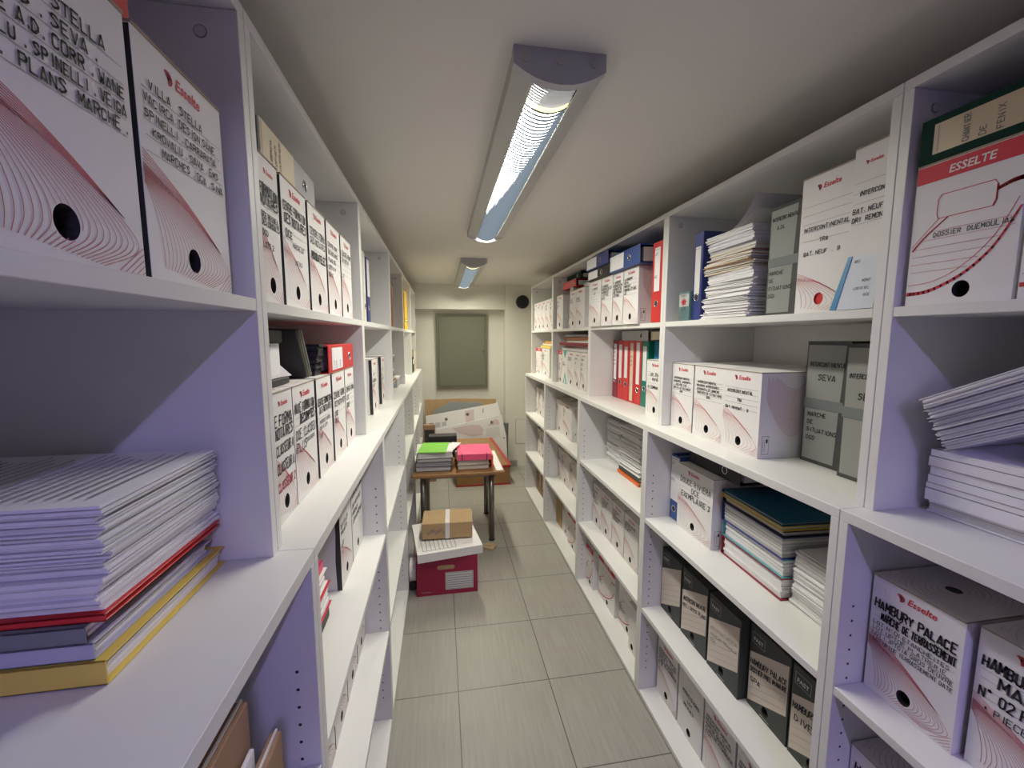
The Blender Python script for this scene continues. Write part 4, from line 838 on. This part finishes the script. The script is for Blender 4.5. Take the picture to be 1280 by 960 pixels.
# ================================================================== ON THE FLOOR
t = thing('low_table', 'low wooden table with dark steel legs holding folder stacks', 'table', (.11, 3.19, 0))
mb = MB(); mb.bbox(-.322, .322, -.31, .31, .526, .548, woodtop, .003); mb.build('tabletop', t)
mb = MB(); mb.bbox(-.27, .27, -.225, -.213, .49, .526, steel, .001); mb.bbox(-.27, .27, .213, .225, .49, .526, steel, .001); mb.build('apron', t)
for x, y in ((.235, -.22), (.245, .26), (-.255, -.22), (-.245, .26), ):
    mb = MB(); mb.tube((x, y, .004), (x, y, .526), .0205, steel, 20); mb.tube((x, y, 0), (x, y, .012), .022, dark, 20); mb.build('leg', t, True)
g = 'folders of the stack under the lime folder'
zz = .5485
for k, (cv, hh, lb, inn) in enumerate(((blackcard, .036, 'black edged binder folder at bottom of the stack under the lime folder', (paper2, paper3)), (purple, .030, 'mauve folder second in the stack under the lime folder', (paper3, purple)), (charcoal, .024, 'dark grey folder third in the stack under the lime folder', (paper2, paper3)), (paper2, .042, 'thick white folder right under the lime folder', (paper, paper2)))):
    folder('F', -.070 + .004*k, 2.955 + .004*k, zz, .255, .27, hh, cv, lb, group=g, n=5, inner=inn, spine='back', tilt=.02*k - .03); zz += hh + .0004
folder('F', -.080, 2.955, zz, .20, .28, .006, lime, 'lime green folder on top of the left stack on the table', n=2, inner=(paper,), tilt=-.10)
bundle('F', .028, 2.985, zz, .07, .25, .004, 3, 'white sheets sticking out beside the lime folder', cols=(paper,), tilt=-.30)
zz = .5485
g = 'folders of the stack under the pink folder'
for k, (cv, hh, lb) in enumerate(((brownenv, .034, 'brown edged folder at the bottom under the pink folder'), (paperc, .036, 'cream folder in the middle under the pink folder'))):
    folder('F', .215, 2.955 + .004*k, zz, .235, .28, hh, cv, lb, group=g, n=6, inner=(paper2, paperc), spine='back', tilt=.02); zz += hh + .0004
folder('F', .222, 2.945, zz, .245, .29, .044, pink, 'thick bright pink folder on top of the stack on the table', n=4, spine='front', straps=True, tilt=-.03)
mb = MB(); mb.bbox(-.007, .007, 0, .24, 0, .09, orange, .001); o = mb.build('document_folder'); o.location = (.355, 2.99, .549); tag(o, 'orange folder standing on edge beside the pink folder', 'folder')
bundle('F', .398, 2.90, .5485, .05, .52, .003, 2, 'white paper strip lying along the table edge beside the pink folder', cols=(paper,), jit=.001, yaw=.0, name='paper_strip', cat='paper')
mb = MB(); mb.bbox(0, .22, 0, .10, 0, .168, blackcard, .004); mb.bbox(.01, .21, -.002, .001, .05, .15, dark, .001); o = mb.build('black_case'); o.location = (-.11, 3.32, .549); tag(o, 'black case standing on the table behind the lime folder', 'case')

# crimson archive box with its white lid
t = thing('archive_crate', 'crimson archive crate with a skewed white lid on the floor', 'crate', (.012, 2.35, 0))
mb = MB(); b = .004; W = .176; D = .38; H = .262
mb.box(-W, W, 0, b, 0, H, magenta); mb.box(-W, W, D-b, D, 0, H, magenta); mb.box(-W, -W+b, b, D-b, 0, H, magenta); mb.box(W-b, W, b, D-b, 0, H, magenta); mb.box(-W+b, W-b, b, D-b, 0, b, magenta)
dr = Draw(mb, .0006); dr.rect(-.012, .150, .028, .135, paper2); dw = Draw(mb, .0012)
dw.line([(-.007, .033), (.145, .033), (.145, .130), (-.007, .130), (-.007, .033)], .0016, marker)
for k in range(6): dw.line([(-.003, .044+.014*k), (.141, .044+.014*k)], .0022, marker)
printed(mb, 'Archive box', -.150, .018, .008, paper3, y=-.0008)
mb.build('crate_body', t)
mb = MB(); mb.tube((-.048, -.0005, .168), (.030, -.0005, .168), .0001, dark, 4)
P = [(-.045 + .013*math.cos(a_), .168 + .013*math.sin(a_)) for a_ in [PI/2 + PI*j/8 for j in range(9)]] + [(.030 + .013*math.cos(a_), .168 + .013*math.sin(a_)) for a_ in [-PI/2 + PI*j/8 for j in range(9)]]
mb2 = MB(); mb2.face([(x, -.0008, z) for x, z in P], kraft); mb2.build('hand_hole', t)
mb = MB(); lx, lz, ld = .188, .046, .40
mb.box(-lx, lx, 0, ld, lz, lz+.004, card); mb.box(-lx, lx, 0, .004, 0, lz, card); mb.box(-lx, lx, ld-.004, ld, 0, lz, card); mb.box(-lx, -lx+.004, .004, ld-.004, 0, lz, card); mb.box(lx-.004, lx, .004, ld-.004, 0, lz, card)
for k in range(9):
    x = -.155 + k*.024; mb.box(x, x+.0022, .03, .17, lz+.004, lz+.0046, marker)
for yy in (.03, .168): mb.box(-.155, .0392, yy, yy+.0022, lz+.004, lz+.0046, marker)
o = mb.build('lid', t); o.location = (.022, -.022, .2315); o.rotation_euler = (math.radians(.6), math.radians(-1.0), math.radians(8))
t = thing('kraft_parcel', 'brown kraft parcel with white tape on the white lid', 'parcel', (.016, 2.45, .2925), (0, 0, -.03))
mb = MB(); mb.bbox(-.150, .150, 0, .20, 0, .098, kraft, .003)
dr = Draw(mb, .0007)
for k in range(7): hand(dr, 'LOT', -.118+.015*k, .03+.008*(k % 3), .016 + .006*(k % 2), .0014, ink, adv=.28)
for k in range(6): mb.box(-.12+.016*k, -.1185+.016*k, .12, .18-.01*(k % 3), .098, .0985, ink)
mb.build('parcel_body', t)
mb = MB(); mb.box(-.012, .014, -.0012, .2012, -.0, .099, paper2); mb.build('tape', t)
mb = MB(); mb.box(.1502, .1512, .012, .19, .01, .096, paper); mb.build('end_label', t)
t = thing('paper_reel', 'white reel standing between the crimson crate and the bookcase', 'reel', (-.190, 2.46, 0))
mb = MB(); mb.tube((-.018, 0, .112), (.018, 0, .112), .066, card, 32); mb.build('reel', t, False)
mb = MB(); mb.bbox(-.019, .019, -.04, .04, 0, .05, dark, .004); mb.build('base', t)
mb = MB(); mb.bbox(-.045, .045, -.03, .03, 0, .022, mat('pine_block', (.58, .44, .26), .6, var=.1, scale=30), .003); mb.bbox(-.03, .02, -.012, .03, .022, .03, MATS['pine_block'], .002); o = mb.build('wood_block'); o.location = (.312, 2.845, 0); o.rotation_euler = (0, 0, -.5); tag(o, 'small pale wooden block on the floor by the table leg', 'wood block')

# things leaning at the end wall
t = thing('trunk_box', 'brown box with red rims and raised lid on the floor behind the table', 'box', (.40, 4.12, 0))
mb = MB(); mb.bbox(-.27, .27, 0, .26, 0, .20, mat('tan_card', (.33, .17, .06), .6, var=.1, scale=20), .003); mb.build('box_body', t)
rim = mat('red_rim', (.42, .03, .02), .5)
mb = MB(); mb.bbox(-.275, .275, -.006, .266, .178, .206, rim, .002); mb.bbox(-.272, .272, -.003, .0, .0, .018, rim, .001); mb.build('rim', t)
mb = MB(); mb.hexa([(-.275, .0, .206), (.275, .0, .206), (.275, .012, .206), (-.275, .012, .206), (-.30, .25, .43), (.10, .25, .43), (.10, .262, .43), (-.30, .262, .43)], MATS['tan_card']); mb.hexa([(.255, -.004, .207), (.285, -.004, .207), (.285, .008, .207), (.255, .008, .207), (.085, .246, .434), (.115, .246, .434), (.115, .258, .434), (.085, .258, .434)], rim); mb.build('lid', t)
def sheet(name, pts, y0, z_lean, th, m, label, cat, draw=None, group=None):
    """thin board leaning on the end wall: points in x, z at its front face; y grows with height"""
    zs = [p[1] for p in pts]; z0 = min(zs)
    f = lambda z: y0 + (z - z0)*z_lean
    mb = MB(); n = len(pts)
    A = [(x, f(z), z) for x, z in pts]; B = [(x, f(z)+th, z) for x, z in pts]
    mb.face(A, m); mb.face(B[::-1], m)
    for i in range(n): mb.face([A[i], B[i], B[(i+1) % n], A[(i+1) % n]], m)
    for d in draw or ():
        kind, m2, P = d
        mb.face([(x, f(z)-.0015, z) for x, z in P], m2)
    o = mb.build(name); return tag(o, label, cat, group)
def dsc(cx, cz, r): return [(cx + r*math.cos(2*PI*j/14), cz + r*math.sin(2*PI*j/14)) for j in range(14)]
pinkp = mat('pale_pink_print', (.68, .55, .56), .7)
g = 'flattened cartons leaning on the end wall'
sheet('flattened_carton', [(-.19, .0), (.57, .0), (.60, .80), (.2, .815), (-.19, .81)], 4.60, .10, .012, kraft, 'brown flattened carton leaning hindmost on the end wall', 'flattened carton', group=g)
sheet('flattened_carton', [(-.09, .0), (.42, .0), (.44, .77), (.1, .79), (-.09, .70)], 4.545, .10, .012, mat('blue_grey_board', (.27, .29, .29), .7), 'grey flattened carton leaning before the brown one', 'flattened carton', group=g)
A = [(-.165, .42), (.64, .50), (.645, .66), (.61, .775), (-.175, .655)]
sheet('flattened_carton', [(-.15, .03), (.62, .0), (.63, .66), (.60, .775), (-.175, .655)], 4.465, .11, .008, card, 'white flattened archive carton leaning with a row of printed squares', 'flattened carton', group=g,
  draw=[(0, ink, dsc(.04, .615, .017)), (0, ink, dsc(.27, .66, .017)), (0, pinkp, [(.25, .56), (.34, .575), (.34, .715), (.24, .70)]), (0, ink, dsc(.27, .662, .016)), (0, greyprint, [(-.145, .52), (-.095, .525), (-.095, .58), (-.145, .575)]), (0, paper3, [(-.075, .53), (-.025, .535), (-.025, .585), (-.075, .58)]), (0, paper3, [(-.005, .54), (.04, .545), (.04, .59), (-.005, .585)]), (0, ink, [(.435, .67), (.442, .67), (.444, .72), (.437, .72)])])
sheet('flattened_carton', [(-.12, .02), (.70, .0), (.685, .42), (.635, .655), (-.16, .50)], 4.435, .08, .008, card, 'white flattened archive carton in front with pale pink curves', 'flattened carton', group=g,
  draw=[(0, ink, dsc(.53, .575, .018)), (0, pinkp, [(.10, .525), (.18, .47), (.30, .435), (.42, .44), (.44, .50), (.40, .55), (.30, .555)]), (0, pinkp, [(.48, .54), (.56, .61), (.60, .60), (.61, .55)]), (0, paper2, [(.46, .40), (.62, .42), (.61, .53), (.46, .51)]), (0, ink, dsc(.66, .40, .008))])
mb = MB(); mb.tube((.675, 4.49, 0), (.690, 4.52, .555), .028, mat('slate_roll', (.13, .14, .145), .6), 18); o = mb.build('rolled_sheet', None, False); tag(o, 'dark grey roll standing in the corner beside flattened cartons', 'roll')
mb = MB(); mb.bbox(-.06, .06, 0, .05, 0, .60, brownenv, .004); mb.bbox(-.05, .05, -.002, .001, .3, .55, blackcard, .001); o = mb.build('tall_carton'); o.location = (-.135, 4.33, 0); tag(o, 'narrow dark brown carton standing beside the white flattened cartons', 'carton')

# ================================================================== END WALL FITTINGS
t = thing('meter_cabinet', 'grey-green metal cabinet door on the end wall', 'cabinet', (.235, 4.845, 1.335))
mb = MB(); w2, h2 = .285, .415
for (x0, x1, z0, z1) in ((-w2, w2, h2-.02, h2), (-w2, w2, -h2, -h2+.02), (-w2, -w2+.02, -h2+.02, h2-.02), (w2-.02, w2, -h2+.02, h2-.02)): mb.bbox(x0, x1, -.035, 0, z0, z1, hatch_m, .002)
mb.build('frame', t)
mb = MB(); mb.bbox(-w2+.022, w2-.022, -.038, -.004, -h2+.022, h2-.022, hatch_m, .003); mb.build('door', t)
d_ = t.children[-1]
mb = MB(); mb.tube((w2-.045, -.038, 0), (w2-.045, -.046, 0), .011, dark, 16); mb.bbox(w2-.048, w2-.042, -.052, -.045, -.012, .012, steel, .001); mb.build('lock', d_)
t = thing('duct_cap', 'round black cap on the white pillar near the ceiling', 'wall_cap', (.905, 4.7095, 1.885))  # round black disc of unknown use, taken for a duct cap
mb = MB(); mb.tube((0, 0, 0), (0, -.03, 0), .073, dark, 40); mb.ring((0, -.03, 0), (0, 1, 0), .066, .007, dark, 40, 8); mb.build('cap', t, False)
mb = MB()
for k in range(5): mb.ring((0, -.0305, 0), (0, 1, 0), .012+.010*k, .0015, mat('soft_black', (.03, .03, .035), .5), 32, 5)
mb.build('cap_rings', t)
t = thing('access_panel', 'flush white access panel low on the pillar', 'access panel', (.925, 4.7095, .41))
mb = MB(); mb.bbox(-.09, .09, -.003, 0, -.14, .14, wall_m, .001); mb.build('panel', t)
mb = MB()
for (x0, x1, z0, z1) in ((-.094, -.090, -.144, .144), (.090, .094, -.144, .144), (-.09, .09, .14, .144), (-.09, .09, -.144, -.14)): mb.box(x0, x1, -.0012, 0, z0, z1, greyprint)
mb.build('gap', t)

# ================================================================== CEILING LIGHTS
def ceiling_light(y0, y1, label, tube_m, x=.247, louvred=True):
    L = y1 - y0
    t = thing('ceiling_light', label, 'ceiling light', (x, y0, 2.0698), group='tube lights along the ceiling')
    prof = lambda u: -.062 + .018*(u*u)                              # belly of the louver, u in -1..1
    def capmesh(ya, yb):
        mb = MB(); P = [(-.096, 0), (.096, 0), (.096, -.034), (.074, -.047), (.050, -.0575), (.025, -.064), (0, -.066), (-.025, -.064), (-.050, -.0575), (-.074, -.047), (-.096, -.034)]
        A = [(p[0], ya, p[1]) for p in P]; B = [(p[0], yb, p[1]) for p in P]
        mb.face(A, lampgrey); mb.face(B[::-1], lampgrey); n = len(P)
        for i in range(n): mb.face([A[i], A[(i+1) % n], B[(i+1) % n], B[i]], lampgrey)
        for cx in (-.072, 0, .072):
            mb.tube((cx, ya, -.019), (cx, ya-.0015, -.019), .011, lampwing, 18)
        return mb
    capmesh(0, .022).build('end_cap', t); capmesh(L-.022, L).build('end_cap', t)
    mb = MB()
    for s in (-1, 1):                                                # side wings
        Q = [(s*.094, 0), (s*.094, -.034), (s*.056, -.047), (s*.050, -.047), (s*.050, -.041), (s*.086, -.030), (s*.086, 0)]
        A = [(p[0], .022, p[1]) for p in Q]; B = [(p[0], L-.022, p[1]) for p in Q]; n = len(Q)
        for i in range(n): mb.face([A[i], A[(i+1) % n], B[(i+1) % n], B[i]], lampwing)
    mb.box(-.086, .086, .022, L-.022, -.006, 0, lampwing); mb.build('housing', t)
    mb = MB(); n = 11
    yy = .03
    while louvred and yy < L - .03:
        us = [-1 + 2*i/n for i in range(n+1)]
        for a_, b_ in zip(us, us[1:]):
            mb.face([(.050*a_, yy, prof(a_)), (.050*b_, yy, prof(b_)), (.050*b_, yy+.001, prof(b_)+.0063), (.050*a_, yy+.001, prof(a_)+.0063)], louv if yy > .118 else (lampgrey if yy < .098 else MATS['lamp_end_glow']))  # rib colours follow the light: grey unlit, warm at tube end, dark over trough
        yy += .0170 if yy > .118 else .0095
    for s in (-1, 1): mb.box(s*.050-.0008, s*.050+.0008, .022, L-.022, -.046, -.028, louv)
    if louvred: mb.build('louver', t)
    mb = MB()
    if not louvred:
        mb.tube((0, .03, -.019), (0, L-.03, -.019), .0085, tube_m, 16); mb.build('lamp_tube', t); return t
    S = 10
    for i in range(S):                                               # lit trough behind the louver
        a_, b_ = -1 + 2*i/S, -1 + 2*(i+1)/S
        mb.face([(.044*a_, .12, -.040+.012*a_*a_), (.044*b_, .12, -.040+.012*b_*b_), (.044*b_, L-.06, -.040+.012*b_*b_), (.044*a_, L-.06, -.040+.012*a_*a_)], tube_m)
    mb.build('lamp_tube', t)
    return t
ceiling_light(.882, 2.36, 'long grey tube light on the ceiling nearest the camera', tube_warm)
ceiling_light(3.16, 4.58, 'farther grey tube light on the ceiling near the end wall', tube_far)
ceiling_light(-2.0, -.52, 'grey tube light on the ceiling behind the camera', tube_cool, louvred=False)

# ================================================================== CAMERA
cam = bpy.data.cameras.new('camera'); co = bpy.data.objects.new('camera', cam); COL.objects.link(co); scene.camera = co
cam.sensor_width = 36; cam.sensor_fit = 'HORIZONTAL'; cam.lens = 36*527/1280; cam.clip_start = .01
co.location = (0, 0, 1.5)
pit, yaw = -.1118, .166
co.rotation_euler = (PI/2 + pit, 0, -yaw)
w = bpy.data.worlds.new('world'); scene.world = w; w.use_nodes = True; w.node_tree.nodes['Background'].inputs[0].default_value = (0, 0, 0, 1)
vs = scene.view_settings; vs.view_transform = 'Standard'; vs.look = 'None'; vs.gamma = 1; vs.use_curve_mapping = False; vs.exposure = 0.0
scene.cycles.use_denoising = True
scene.cycles.max_bounces = 10; scene.cycles.diffuse_bounces = 6
